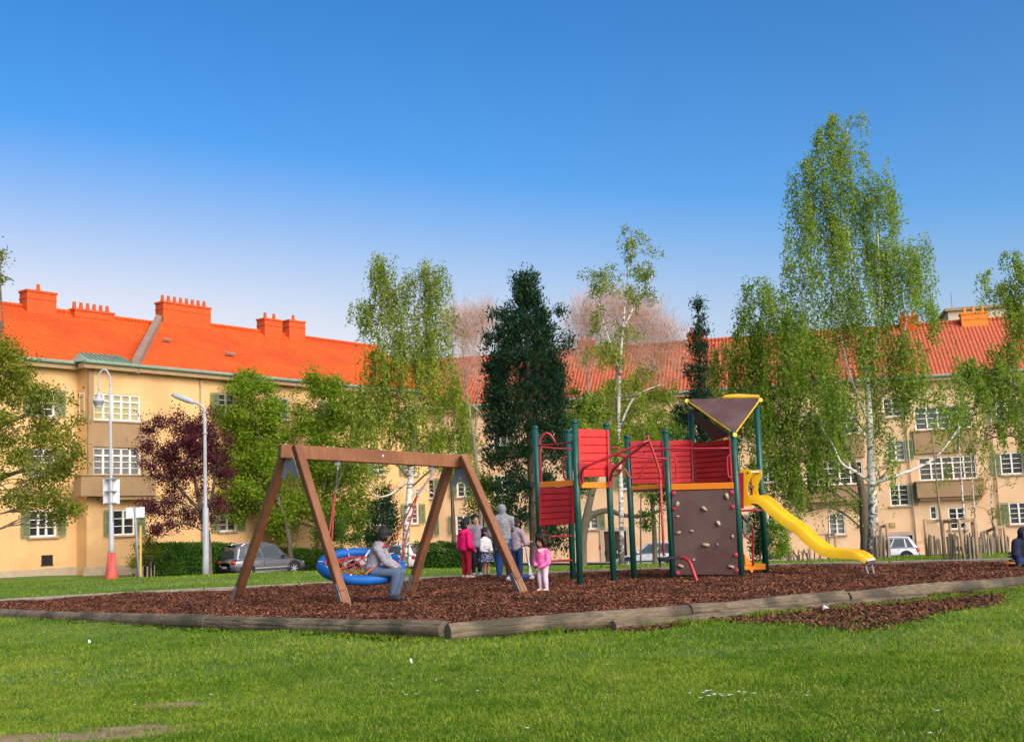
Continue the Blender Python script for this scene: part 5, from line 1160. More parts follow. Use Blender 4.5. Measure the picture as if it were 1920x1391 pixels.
# tubes: Z() places a zoomed-view pixel at a distance
def Z(zx, zy, Y): return W(960 + zx * .2803, 720 + zy * .2803, Y)
def rail(pts, Y, r_=.021, nm='rail', m_=m_redm, sm_=4, Y1=None):
    n = len(pts); P_ = [Z(x, y, Y if Y1 is None else Y + (Y1 - Y) * i / (n - 1)) for i, (x, y) in enumerate(pts)]
    return MB().tube(spline(P_, sm_) if sm_ else P_, r_, 8).build(nm, m_, tower, True)
rail([(215, 1000), (205, 800), (195, 600), (188, 430), (192, 365), (225, 328), (262, 345), (292, 395)], 23.7, .024)
rail([(175, 410), (300, 402), (410, 388)], 23.7, .018, Y1=23.0); rail([(180, 420), (300, 430), (410, 434)], 23.7, .018, Y1=24.2)
rail([(370, 490), (348, 490), (343, 560), (350, 625), (380, 640)], 24.2, .018, 'handle')
for y_ in (1016, 1180): rail([(215, y_ + 4), (400, y_ - 2)], 23.9, .022, 'rung', sm_=0, Y1=24.3)
rail([(470, 665), (466, 600), (475, 570), (510, 545), (700, 465), (920, 374)], 22.9, .026, 'arch_bar', Y1=22.5)
rail([(660, 640), (668, 590), (700, 550), (800, 465), (910, 385)], 23.3, .026, 'arch_bar', Y1=22.6)
rail([(906, 338), (915, 375), (950, 470), (985, 580), (993, 640)], 22.55, .026, 'arch_post')
rail([(993, 640), (1005, 900), (1016, 1148)], 22.55, .024, 'fire_pole', mat('red_speckled_pole', (.36, .02, .03), (.5, .10, .09), 40, .5), 0)
rail([(690, 478), (860, 488), (1035, 500)], 23.4, .02)
rail([(655, 430), (700, 425), (722, 440), (728, 480)], 23.6, .018); rail([(672, 612), (715, 600), (745, 540), (765, 465)], 23.5, .018); rail([(640, 520), (700, 570), (755, 570), (785, 620), (850, 622), (880, 560), (915, 508), (1025, 496)], 23.4, .019)
rail([(860, 445), (880, 495)], 23.4, .016, sm_=0); rail([(868, 455), (1000, 436), (1150, 432), (1470, 428)], 23.6, .018, Y1=23.2)
rail([(1050, 488), (1080, 487), (1095, 505), (1097, 615), (1085, 636), (1060, 640)], 23.75, .018, 'handle'); rail([(1475, 476), (1450, 478), (1440, 500), (1444, 600), (1455, 622), (1480, 628)], 23.2, .018, 'handle')
MB().prism([Z(445, 520, 22.9), Z(525, 540, 22.9), Z(480, 575, 22.9), Z(478, 665, 22.9), Z(452, 665, 22.9)], .03).build('bracket', m_redm, tower)
MB().prism([Z(640, 525, 23.35), Z(705, 545, 23.35), Z(672, 590, 23.35), Z(672, 690, 23.35), Z(645, 690, 23.35)], .03).build('bracket', m_redm, tower)
MB().ell(Z(906, 332, 22.55), .032, seg=10, rings=6).build('knob', m_rub, tower)
# balance bar in front
MB().bar(Z(975, 1167, 22.7), Z(1125, 1160, 22.7), .16, .055, ch=.012).build('balance_plate', m_rub, tower)
rail([(1120, 1160), (1160, 1166), (1190, 1195), (1225, 1285), (1246, 1345)], 22.7, .036, 'bent_leg', Y1=22.4)
MB().tube([Z(990, 1172, 22.7), Z(992, 1225, 22.7)], .02, 8).build('plate_leg', m_rub, tower)
# canopy: triangular sheets with yellow edges
pA, pB, pC = W(1287, 748, 24.7), W(1425, 746, 24.1), W(1377, 811, 23.15)
cn = MB().prism([pC, pB, pA], .03).build('canopy_panel', m_brwn, tower)
for a, b in ((pA, pC), (pC, pB)): MB().bar(a + Vector((0, -.02, -.03)), b + Vector((0, -.02, -.03)), .016, .024).build('canopy_edge', m_yel, cn)
for p_ in (pA, pB, pC): MB().lathe(p_ + Vector((0, -.035, -.05)), [(.045, 0), (.045, .025)], 12, (0, -1, .2)).build('corner_plate', m_yel, cn)
pD = W(1338, 826, 24.3); pA2 = W(1292, 764, 24.75); pC2 = W(1370, 815, 23.3)
c2 = MB().prism([pA2, pC2, pD], .03).build('canopy_panel', mat('brown_panel_inner', (.075, .038, .032), (.095, .05, .042), 12, .75), tower)
MB().bar(pA2, pD, .04, .05).build('canopy_edge', m_yel, c2); MB().bar(pD, pC2, .04, .05).build('canopy_edge', m_yel, c2)
lf_ = [W(1354, 747, 24.6), W(1362, 742.5, 24.65), W(1385, 740.5, 24.7), W(1424, 743, 24.3), W(1425, 747, 24.15)]
MB().prism(lf_, .03).build('canopy_flap', m_yel, tower)
MB().tube([Z(1490, 345, 23.2), Z(1640, 418, 24.2)], .006, 5).build('bracing_wire', m_galv, tower)
# slide
SY0, SY1 = 23.5, 22.25
sl_near = [(1394, 945), (1400, 944), (1420, 944), (1440, 962), (1470, 986), (1490, 999), (1512, 1020), (1530, 1034), (1548, 1043), (1580, 1046), (1606, 1048), (1622, 1055)]
sl = thing('slide', 'yellow plastic chute slide descending from the play tower to the right', 'slide', G(1500, 1078))
def chute():
    n = len(sl_near); Yn = lambda i: SY0 + (SY1 - SY0) * (sl_near[i][0] - 1394) / 228
    near = [W(x, y, Yn(i)) for i, (x, y) in enumerate(sl_near)]; near = spline(near, 4)
    # across: away from the viewer
    d0 = (near[-1] - near[0]); d0.z = 0; d0.normalize(); ac = Vector((-d0.y, d0.x, 0)); ac = ac if ac.y > 0 else -ac
    wd = .56; prof = [(0, -.012), (0, .135), (.012, .155), (.045, .155), (.055, .13), (.075, .03), (.12, .0), (wd / 2, -.012), (wd - .12, .0), (wd - .075, .03), (wd - .055, .13), (wd - .045, .155), (wd - .012, .155), (wd, .135), (wd, -.012), (wd / 2, -.035)]
    mb = MB(); m_ = len(prof); N_ = len(near)
    for i, p in enumerate(near):
        t = i / (N_ - 1); k = 1.0 if t < .86 else 1 - (t - .86) / .14 * .55
        tg = (near[min(i + 1, N_ - 1)] - near[max(i - 1, 0)]).normalized(); up = ac.cross(tg); up = up if up.z > 0 else -up
        for a, b in prof: mb.v.append(tuple(p + ac * a + up * (b * k if b > 0 else b)))
    for i in range(N_ - 1):
        for q in range(m_): mb.f.append((i * m_ + q, (i + 1) * m_ + q, (i + 1) * m_ + (q + 1) % m_, i * m_ + (q + 1) % m_)); mb.m.append(0)
    mb.f.append(tuple(range(m_))); mb.f.append(tuple(reversed(range((N_ - 1) * m_, N_ * m_)))); mb.m += [0, 0]
    o = mb.build('chute', m_yel, sl, True)
    md = o.modifiers.new('edge', 'EDGE_SPLIT'); md.split_angle = R(55)
    return near, ac, wd
near, ac, wd = chute()
en = near[-1]; MB().bar(en + ac * .02 + Vector((.012, -.005, .045)), en + ac * (wd - .02) + Vector((.012, -.005, .045)), .06, .03).build('end_roll', m_bolt, sl); MB().bar(en + ac * .02 + Vector((.014, -.005, -.005)), en + ac * (wd - .02) + Vector((.014, -.005, -.005)), .06, .06).build('end_bumper', m_brwn, sl)
for t in (.12, .8):
    p = en + ac * wd * t + Vector((-.02, 0, -.03)); MB().tube([p, Vector((p.x + .07, p.y - .02, -.2))], .022, 8).build('leg', m_galv, sl)
tg0 = (near[4] - near[0]); tg0.z = 0; tg0.normalize()
for k_, off in ((0, .0), (1, wd)):
    b_ = W(1394, 949, SY0) + ac * off; s_ = .0109
    def Q(x, y): return b_ + tg0 * (x * s_) + Vector((0, 0, y * s_))
    out_ = [(0, 0), (13, 0), (15, 4), (12, 14), (9, 26), (10, 38), (16, 50), (19, 58), (18, 65), (12, 67), (4, 66), (-2, 66), (-1, 40)]
    MB().prism([Q(x, y) for x, y in reversed(out_)] if False else [Q(x, y) for x, y in out_], .028).build('side_wing', m_yel, sl)
    MB().lathe(Q(12, 60), [(.02, 0), (.02, .01)], 8, (0, -1, 0)).build('bolt', m_dark, sl)
MB().tube([Q(12, 62) - ac * wd, Q(12, 62)], .018, 8).build('crossbar', m_bolt, sl)
q0 = W(1384, 885, 23.3); MB().prism([W(1384, 953, 23.35), W(1394, 953, 23.3), W(1394, 886, 23.3), W(1384, 886, 23.35)], .03).build('entry_panel', m_redm, sl)
MB().prism([W(1407, 944, 24.15), W(1416, 944, 24.15), W(1416, 890, 24.15), W(1407, 890, 24.15)], .02).build('entry_panel', m_redm, sl)
MB().prism([Vector((p.x, p.y, W(1400, 955, 23.4).z)) for p in (W(1385, 955, 23.2), W(1420, 955, 23.1), W(1436, 955, 24.0), W(1400, 955, 24.2))], .04).build('entry_floor', m_redm, sl)
# under-tower play seat: orange boards, red bent tubes
MB().bar(Z(1552, 1222, 23.6), Z(1692, 1220, 24.0), .05, .12, ch=.01).build('low_beam', m_orange, tower)
MB().prism([Z(1548, 1135, 23.6), Z(1600, 1205, 23.7), Z(1555, 1210, 23.6)], .03).build('gusset', m_orange, tower); MB().prism([Z(1580, 1238, 23.65), Z(1612, 1238, 23.7), Z(1600, 1262, 23.68)], .03).build('gusset', m_orange, tower)
rail([(1528, 870), (1560, 910), (1600, 950), (1612, 1000), (1612, 1100), (1614, 1210)], 23.7, .024, 'bent_tube'); rail([(1530, 960), (1565, 1020), (1605, 1045)], 23.7, .02, 'bent_tube')
MB().ell(Z(1590, 925, 23.65), (.06, .03, .05)).build('hand_knob', m_hold, tower, True)

# ================================================================== STREET FURNITURE
m_pole = mat('grey_pole_paint', (.33, .34, .37), (.40, .41, .44), 3, .5, .05, 30)
m_poled = mat('dark_grey_pole', (.19, .22, .23), (.25, .28, .29), 3, .5)
m_salmon = mat('red_base_paint', (.46, .075, .06), (.54, .105, .08), 3, .6, .1, 20)
m_white = mat('white_sheet_metal', (.66, .64, .66), (.72, .70, .72), 2, .5)
def at_terrain(px, Y):
    p = W(px, 1080, Y); return Vector((p.x, p.y, ground_z(p.x, p.y)))
Yl = 38.0; b = at_terrain(209, Yl); k = Yl / F
lamp = thing('street_lamp', 'tall lamp post with curved hook arm, hanging bell lamp and red conical base', 'street lamp', b)
def up_(px, py): return W(px, py, Yl)
MB().tube([b + Vector((0, 0, -.1)), b + Vector((0, 0, .06)), b + Vector((0, 0, .22)), b + Vector((0, 0, .26)), b + Vector((0, 0, .85)), up_(209, 1041)], [.21, .21, .185, .175, .115, .11], 16).build('base', m_salmon, lamp, True)
MB().tube([up_(209, 1041), up_(209, 1028), up_(208.5, 980), up_(208, 978), up_(208, 900), up_(207, 800), up_(206.5, 725)], [.09, .085, .083, .062, .058, .048, .04], 12).build('pole', m_pole, lamp, True)
MB().tube(spline([up_(206.5, 725), up_(206, 708), up_(201, 696), up_(193.5, 693.5), up_(187, 700), up_(184.5, 715), up_(185, 733)], 4), .03, 8).build('hook_arm', m_pole, lamp, True)
p = up_(185, 761); MB().lathe(p, [(.10, -.02), (.13, .0), (.17, .14), (.19, .15), (.185, .17), (.12, .22), (.075, .30), (.045, .44), (.03, .47)], 16).build('lamp_shade', m_pole, lamp, True)
MB().lathe(p + Vector((0, 0, -.05)), [(.085, 0), (.11, .01), (.12, .06)], 14).build('lens', m_white, lamp, True)
for z0, z1, nm in ((898, 921, 'sign_plate'), (921.5, 944, 'sign_plate')):
    a, c_ = up_(191, z1), up_(222.5, z0); MB().prism([up_(191, z1) + Vector((0, .12, 0)), up_(222, z1) + Vector((0, .12, 0)), up_(222, z0) + Vector((0, .12, 0)), up_(190.5, z0) + Vector((0, .12, 0))], .01).build(nm, m_white, lamp)
for z_ in (898, 921, 943): MB().box(up_(206.5, z_) + Vector((0, .02, 0)), (.36, .2, .03)).build('clamp', m_poled, lamp)
Yl = 45.0; b = at_terrain(385, Yl)
lamp2 = thing('street_lamp', 'slim grey lamp post with angled flat lamp head before the purple plum', 'street lamp', b)
MB().tube([b + Vector((0, 0, -.1)), up_(386, 1048), up_(386, 1046), up_(385.5, 953), up_(385, 950), up_(384.5, 880), up_(384, 800), up_(383, 775)], [.13, .125, .118, .115, .075, .07, .062, .058], 12).build('pole', m_pole, lamp2, True)
MB().tube(spline([up_(383, 776), up_(381.5, 766), up_(375, 759), up_(362, 753)], 4), .05, 8).build('arm', m_pole, lamp2, True)
MB().tube([up_(364, 755), up_(352, 749.5), up_(330, 742.5), up_(322, 740)], [.07, .13, .10, .05], 10).build('lamp_head', m_pole, lamp2, True)
MB().lathe(up_(384.5, 814), [(.07, 0), (.1, .02), (.1, .06), (.07, .08)], 10).build('collar', m_pole, lamp2, True)
Yl = 36.0; b = at_terrain(261, Yl)
sg = thing('sign_post', 'small two-panel white notice on a thin grey post by the yellow stake', 'sign', b)
MB().tube([b + Vector((0, 0, -.1)), up_(256, 1010), up_(252.5, 950)], .035, 10).build('post', m_poled, sg, True)
MB().prism([up_(236, 971), up_(253, 970), up_(253, 951), up_(236, 952)], .012).build('panel', m_white, sg); MB().prism([up_(254, 970), up_(271, 969.5), up_(271, 950), up_(254, 951)], .012).build('panel', m_white, sg)
# young trees, stakes and picket guards
m_stake = mat('stake_wood', (.26, .17, .09), (.36, .25, .14), 4, .85, .3, 20)
m_ystake = mat('new_yellow_stake', (.62, .38, .10), (.68, .43, .13), 4, .7)
m_picket = mat('grey_picket', (.17, .13, .09), (.27, .215, .15), 4, .9, .4, 20, island=.2)
def picket_ring(root, c, rad, n, ht, a0=0, a1=2 * math.pi, lean=.03, m_=None):
    for i in range(n):
        a = a0 + (a1 - a0) * i / n; h_ = ht * random.uniform(.82, 1.1); p = c + Vector((math.cos(a) * rad, math.sin(a) * rad, -.05)); p.z = ground_z(p.x, p.y) - .05
        q = p + Vector((random.gauss(0, lean), random.gauss(0, lean), h_)); t_ = Vector((-math.sin(a), math.cos(a), 0))
        w_ = random.uniform(.018, .03); nn = (q - p).normalized(); mb = MB().bar(p, q, .03, w_ * 2, t_, ch=.006); mb.build('picket', m_ or m_picket, root)
def guard(label, px, Y, rad, ht, n, stakes, rail_row=None, grp='picket guards round the young trees', lean=.03):
    c = at_terrain(px, Y); g_ = thing('tree_guard', label, 'tree guard', c, 0, grp); picket_ring(g_, c, rad, n, ht, lean=lean)
    tops = []
    for sx, sy_, top in stakes:
        a = c + Vector((sx, sy_, -.1)); b_ = W(px, top, Y); b_ = Vector((a.x + random.gauss(0, .02), a.y, b_.z)); MB().tube([a, b_], [.04, .036], 8).build('stake', m_stake, g_, True); tops.append(b_)
    for a, b_ in zip(tops[:-1], tops[1:]): MB().bar(a - Vector((0, 0, .05)), b_ - Vector((0, 0, .05)), .03, .07).build('cross_rail', m_stake, g_)
    return c
def sapling(label, px, Y, pts, lobes, leaf, seed, r_=.03, dens=1.0):
    return tree('young_tree', label, Y, [[(x, y, max(.006, r_ * (1 - .8 * i / (len(pts) - 1)))) for i, (x, y) in enumerate(pts)]], lobes, leaf, m_birch if r_ < .035 else m_palebark, .06, .042, 'weep', seed, 'staked young trees on the lawn', 3, .2, 16, dens=dens, strand=(.2, .7))
guard('largest picket guard with four tall stakes in front of the right-hand house window', 1812, 27.0, .33, .62, 20, [(-.42, .1, 972), (-.12, -.3, 972), (.16, -.32, 971), (.32, .15, 976)])
guard('picket guard left behind the largest one, with two joined stakes', 1766, 31.5, .3, .6, 16, [(-.3, .1, 972), (.35, .1, 972)])
guard('low picket guard right behind the largest one', 1842, 30.0, .3, .62, 16, [])
guard('picket guard with slim stakes farthest right, near the rocker', 1868, 33.0, .38, .55, 20, [(-.30, .0, 996), (-.02, .2, 992), (.02, -.2, 985), (.36, .0, 984)])
guard('narrow picket guard with three stakes right beside the tallest birch trunk', 1658, 31.0, .2, .62, 12, [(-.15, .05, 985), (.02, .1, 984), (.16, -.05, 982)])
guard('stake tripod with short pickets under the left window, beyond the slide', 1556, 45.0, .28, .4, 12, [(-.3, 0, 1000), (.05, .2, 999), (.32, 0, 1000)])
guard('leaning broken picket guard under the middle of the yellow slide', 1506, 42.0, .42, .62, 16, [], lean=.2)
c = guard('short picket guard round the yellow stake near the notice post', 272, 48.0, .36, .62, 12, [])
MB().bar(c + Vector((-.05, -.4, -.1)), W(264, 985, 47.6), .07, .07).build('new_stake', m_ystake, tag(thing('support_stake', 'bright yellow leaning wooden stake beside the notice post', 'stake', c + Vector((-.05, -.4, 0)))))
sapling('thin white staked sapling behind the left stakes of the largest guard', 1772, 31.5, [(1772, 1050), (1762, 960), (1755, 890), (1748, 820)], [(1748, 840, 22, 26, 5), (1756, 900, 16, 20, 4), (1740, 800, 20, 20, 5)], lf_birch2, 61, .045)
sapling('sapling standing inside the largest picket guard', 1812, 27.0, [(1812, 1052), (1806, 950), (1800, 860), (1797, 790)], [(1800, 830, 30, 36, 5), (1812, 780, 30, 30, 5), (1790, 880, 20, 26, 4)], lf_birch2, 62, .03)
sapling('slim sapling right behind the largest picket guard', 1836, 30.0, [(1836, 1048), (1826, 940), (1820, 850)], [(1826, 870, 24, 30, 5), (1840, 830, 22, 26, 5)], lf_birch2, 63, .025)
sapling('yellow-green leafy sapling in the guard farthest right', 1868, 33.0, [(1868, 1040), (1860, 960), (1855, 880)], [(1862, 920, 28, 30, 9), (1850, 960, 20, 20, 7), (1880, 950, 18, 24, 7), (1858, 870, 20, 24, 6)], lf_maple, 64, .03)
sapling('bare thin sapling tied to the stake tripod beyond the slide', 1554, 45.0, [(1554, 1040), (1553, 960), (1552, 880)], [(1558, 930, 26, 18, 4), (1580, 960, 16, 20, 4)], lf_maple, 65, .03)
# spring rocker at the right edge
p = G(1900, 1062, -.03); sp0 = thing('spring_rocker', 'orange and red spring rocker by the seated person at the right edge', 'rocker', p)
MB().tube([p + Vector((.0 + .07 * math.cos(t), .07 * math.sin(t), .02 + .28 * t / 25)) for t in np.linspace(0, 25, 90)], .011, 5).build('spring', m_rub, sp0)
MB().bar(W(1881, 1057, p.y), W(1921, 1056, p.y), .25, .06, ch=.015).build('seat_board', m_orange, sp0)
MB().prism([W(1896, 1028, p.y + .12), W(1905, 1028, p.y + .12), W(1905, 1045, p.y + .12), W(1896, 1045, p.y + .12)], .06).build('side_plate', m_redm, sp0)
MB().bar(p + Vector((-.1, 0, .0)), p + Vector((.3, 0, .0)), .4, .05).build('base_plate', m_rub, sp0)
# ================================================================== PEOPLE
def blob(name, caps, vox, mats, parent=None, it=4, org=None, paint=None, noise=0.0, seed=0):
    "fuse overlapping tapered capsules / ellipsoids into ONE continuous smooth skin"
    mb = MB()
    for c in caps:
        if c[0] == 'c': mb.cap(c[1], c[2], c[3], c[4])
        else: mb.ell(c[1], c[2], c[3] if len(c) > 3 else None, 14, 10)
    me = mb.mesh(name + '_raw'); tmp = bpy.data.objects.new(name + '_raw', me); C.objects.link(tmp)
    bm = bmesh.new(); bm.from_mesh(me); bmesh.ops.remove_doubles(bm, verts=bm.verts, dist=1e-5); bmesh.ops.recalc_face_normals(bm, faces=bm.faces); bm.to_mesh(me); bm.free()
    md = tmp.modifiers.new('r', 'REMESH'); md.mode = 'VOXEL'; md.voxel_size = vox; md.use_smooth_shade = True
    if it: ms = tmp.modifiers.new('s', 'SMOOTH'); ms.factor = .5; ms.iterations = it
    dg = bpy.context.evaluated_depsgraph_get(); out = bpy.data.meshes.new_from_object(tmp.evaluated_get(dg)); out.name = name
    bpy.data.objects.remove(tmp); bpy.data.meshes.remove(me)
    n = len(out.vertices); co = np.empty(n * 3, np.float32); out.vertices.foreach_get('co', co); co = co.reshape(-1, 3)
    if noise:
        from mathutils import noise as mn
        no = np.empty(n * 3, np.float32); out.vertices.foreach_get('normal', no); no = no.reshape(-1, 3)
        h_ = np.array([mn.noise(Vector((v[0] * 12, v[1] * 12, v[2] * 30)) + Vector((seed, 0, 0))) + .5 * mn.noise(Vector((v[0] * 30, v[1] * 30, v[2] * 14)) + Vector((seed, 9, 0))) for v in co]); co = co + no * (h_ * noise)[:, None]
    o = worldloc(parent) if parent is not None else Vector(org)
    co = co - np.array(o, dtype=np.float32); out.vertices.foreach_set('co', co.astype(np.float32).ravel())
    out.materials.clear()
    for m_ in (mats if isinstance(mats, (list, tuple)) else [mats]): out.materials.append(m_)
    if paint:
        pc = np.empty(len(out.polygons) * 3, np.float32); out.polygons.foreach_get('center', pc); pc = pc.reshape(-1, 3) + np.array(o, dtype=np.float32)
        mi = np.zeros(len(pc), np.int32)
        for idx_, ctr, rad in paint:
            mi[np.linalg.norm(pc - np.array(ctr, dtype=np.float32), axis=1) < rad] = idx_
        out.polygons.foreach_set('material_index', mi)
    out.polygons.foreach_set('use_smooth', [True] * len(out.polygons)); out.update()
    return link_mesh(name, out, None, parent, None if parent is not None else o)

def cloth(name, c1, c2=None, sc=12, rough=.85, b=.35, c3=None, s3=20):
    return mat(name, c1, c2, sc, rough, b * .6, 18, spec=.1, c3=c3, s3=s3, bdist=.012)
sk_brown = mat('skin_brown', (.26, .125, .07), (.30, .15, .085), 14, .55, .05, 80)
sk_tan = mat('skin_tan', (.42, .235, .15), (.46, .265, .17), 14, .55, .05, 80)
m_eye = mat('eye_dark', (.015, .01, .008), (.02, .015, .01), 10, .3)
m_lip = mat('lip', (.30, .10, .08), (.34, .12, .10), 10, .5)
hair_black = mat('hair_black', (.008, .007, .007), (.016, .014, .013), 60, .55, .6, 90)
hair_brown = mat('hair_brown', (.018, .010, .007), (.035, .020, .013), 60, .6, .6, 90)

def frame(f):
    f = Vector((f[0], f[1], 0)).normalized(); r_ = Vector((f.y, -f.x, 0)); return f, r_
def standing(base, face, h, heads, wide=1.0, arms=None, stance=.055, look=None, lean=0.0):
    "joint table of a standing figure; arms = {'L':(elbow,wrist), 'R':...} as (right, forward, up) fractions of h"
    f, r_ = frame(face); hh = h / heads; b = Vector(base)
    def P(r, fo, z): return b + r_ * (r * h) + f * (fo * h + lean * z * h) + Vector((0, 0, z * h))
    hip = .485 if heads < 6.4 else .51; sz = 1 - 1.26 / heads; sw = .112 * wide
    J = dict(h=h, hh=hh, f=f, r=r_, pelvis=P(0, 0, hip + .03), belly=P(0, .01, (hip + sz) / 2), chest=P(0, .0, sz - .075), neck=P(0, -.005, sz + .015), head=P(0, .012, 1 - .5 / heads), wide=wide)
    for s, sg in (('L', -1), ('R', 1)):
        J['sh' + s] = P(sg * sw, -.005, sz - .036); J['hip' + s] = P(sg * .055 * wide, 0, hip)
        st = stance * sg; J['kn' + s] = P(st, .012, hip * .54); J['an' + s] = P(st * 1.05, -.01, .045); J['to' + s] = P(st * 1.25, .085, .02)
        e, w_ = (arms or {}).get(s, ((.155 * sg, -.02, sz - .19), (.15 * sg, .03, sz - .35)))
        J['el' + s] = P(*e); J['wr' + s] = P(*w_)
    lf = frame(look)[0] if look is not None else f; J['lf'] = lf; J['lr'] = Vector((lf.y, -lf.x, 0)); return J
def body(label, J, skin, name='person', grp=None, org=None, hand_curl=.6):
    h, hh, lf, lr = J['h'], J['hh'], J['lf'], J['lr']; H = J['head']; up = Vector((0, 0, 1)); wd = J['wide']
    Mh = Matrix((lr, lf, up)).transposed()
    c = [('e', J['pelvis'], (.078 * h * wd, .062 * h * wd, .06 * h), Matrix((J['r'], J['f'], up)).transposed()), ('e', J['belly'], (.07 * h * wd, .055 * h * wd, .085 * h), Matrix((J['r'], J['f'], up)).transposed()),
         ('e', J['chest'], (.085 * h * wd, .06 * h * wd, .085 * h), Matrix((J['r'], J['f'], up)).transposed()), ('c', J['pelvis'], .055 * h * wd, J['chest'], .06 * h * wd),
         ('c', J['neck'] - up * .02 * h, .034 * h, H - up * hh * .3, .031 * h)]
    # head: skull, face, jaw, nose, ears
    c += [('e', H + up * hh * .06 - lf * hh * .03, (hh * .37, hh * .44, hh * .42), Mh), ('e', H - up * hh * .18 + lf * hh * .09, (hh * .28, hh * .30, hh * .30), Mh), ('e', H - up * hh * .36 + lf * hh * .17, (hh * .16, hh * .15, hh * .11), Mh),
          ('c', H + up * hh * .02 + lf * hh * .38, hh * .035, H - up * hh * .13 + lf * hh * .44, hh * .055), ('e', H - up * hh * .27 + lf * hh * .36, (hh * .10, hh * .05, hh * .04), Mh)]
    for s in (-1, 1): c += [('e', H - up * hh * .06 + lr * s * hh * .37 - lf * hh * .02, (hh * .04, hh * .08, hh * .12), Mh)]
    for s, sg in (('L', -1), ('R', 1)):
        sh, el, wr = J['sh' + s], J['el' + s], J['wr' + s]
        c += [('c', J['chest'] + up * .04 * h, .045 * h, sh, .036 * h), ('c', sh, .034 * h, el, .025 * h), ('c', el, .026 * h, wr, .0175 * h)]
        d = (wr - el).normalized(); hn = .055 * h; palm = wr + d * hn * .6
        side = d.cross(J['f']); side = side.normalized() if side.length > .2 else J['r']
        cur = (J.get('curl' + s) or (J['f'] * .6 - up * .3)); cur = (cur - d * cur.dot(d)).normalized()
        side = d.cross(cur).normalized()
        c += [('c', wr, .0165 * h, palm, .019 * h)]
        for i, (o_, ln) in enumerate(((-1.5, .85), (-.5, 1.0), (.5, .95), (1.5, .75))):
            a = palm + d * hn * .3 + side * o_ * .0105 * h; k1 = a + d * hn * .42 * ln + cur * hn * .18 * hand_curl; k2 = k1 + d * hn * .25 * ln + cur * hn * .42 * hand_curl
            c += [('c', a, .0062 * h, k1, .006 * h), ('c', k1, .006 * h, k2, .005 * h)]
        a = palm - d * hn * .15 + side * .016 * h * -sg; k1 = a + side * .018 * h * -sg + d * hn * .3 + cur * hn * .15; c += [('c', a, .0075 * h, k1, .0065 * h), ('c', k1, .0065 * h, k1 + d * hn * .28 + cur * hn * .1, .0055 * h)]
        hp, kn, an, to = J['hip' + s], J['kn' + s], J['an' + s], J['to' + s]
        dd = (kn - an).normalized(); bk = -(to - an).normalized()
        c += [('c', hp, .054 * h * wd, kn, .034 * h), ('c', kn, .034 * h, kn.lerp(an, .35) + bk * .01 * h, .034 * h), ('c', kn.lerp(an, .35) + bk * .01 * h, .034 * h, an, .021 * h), ('c', an - Vector((0, 0, .012 * h)), .022 * h, to, .019 * h), ('e', an + bk * .018 * h - up * .018 * h, .023 * h)]
    ey = [H + up * hh * .02 + lf * hh * .37 + lr * s * hh * .15 for s in (-1, 1)]; mo = H - up * hh * .27 + lf * hh * .41
    paint = [(1, ey[0], hh * .062), (1, ey[1], hh * .062), (2, mo, hh * .07)]
    o = blob(name, c, max(.008, .0098 * h / 1.3), [skin, m_eye, m_lip], None, 2, org or Vector((J['pelvis'].x, J['pelvis'].y, min(J['toL'].z, J['toR'].z) - .02 * h)), paint)
    tag(o, label, 'person', grp); return o
def upto(a, b, t): return a.lerp(b, t)
def jacket(P_, J, m_, name='jacket', grow=.016, length=.0, sleeve=.93, vox=.013, noise=.004, hood=True, flare=1.0):
    h = J['h']; wd = J['wide']; up = Vector((0, 0, 1)); g = grow * h / 1.3; Mb = Matrix((J['r'], J['f'], up)).transposed()
    lo = J['pelvis'] - up * length * h
    c = [('e', J['chest'], (.09 * h * wd + g, .066 * h * wd + g, .09 * h + g), Mb), ('e', J['belly'], (.08 * h * wd + g, .064 * h * wd + g, .09 * h), Mb), ('e', J['pelvis'] + up * .01 * h, ((.083 * h * wd + g) * flare, (.068 * h * wd + g) * flare, .065 * h), Mb),
         *[('e', J['pelvis'].lerp(J['chest'], t), ((.083 + .007 * t) * h * wd + g, (.067 - .001 * t) * h * wd + g, .075 * h), Mb) for t in (.2, .4, .6, .8)],
         ('e', lo, ((.083 * h * wd + g) * flare, (.068 * h * wd + g) * flare, .045 * h), Mb), ('c', J['belly'], .06 * h * wd, lo, .06 * h * wd), ('c', J['chest'] + up * .045 * h, .05 * h + g, J['neck'] - up * .015 * h, .036 * h + g * .6)]
    for s in 'LR':
        sh, el, wr = J['sh' + s], J['el' + s], J['wr' + s]; we = upto(el, wr, sleeve)
        c += [('c', J['chest'] + up * .045 * h, .05 * h + g, sh, .036 * h + g), ('c', sh, .036 * h + g, upto(sh, el, .5), .034 * h + g), ('c', upto(sh, el, .5), .033 * h + g, el, .029 * h + g), ('c', el, .029 * h + g, upto(el, we, .8), .024 * h + g * .8), ('c', upto(el, we, .8), .023 * h + g * .7, we, .022 * h + g * .6)]
    for sg, s in ((-1, 'L'), (1, 'R')): c += [('c', J['neck'] + up * .012 * h, .036 * h + g * .5, J['sh' + s] - up * .008 * h, .036 * h + g)]
    if hood:
        b = J['neck'] - J['f'] * .05 * h
        c += [('e', b - up * .02 * h, (.075 * h, .05 * h, .045 * h), Mb), ('c', J['neck'] + J['r'] * .05 * h - up * .005 * h, .024 * h, b + up * .01 * h + J['r'] * .03 * h, .03 * h), ('c', J['neck'] - J['r'] * .05 * h - up * .005 * h, .024 * h, b + up * .01 * h - J['r'] * .03 * h, .03 * h)]
    return blob(name, c, vox, m_, P_, 7, None, None, noise * 1.1, len(name))
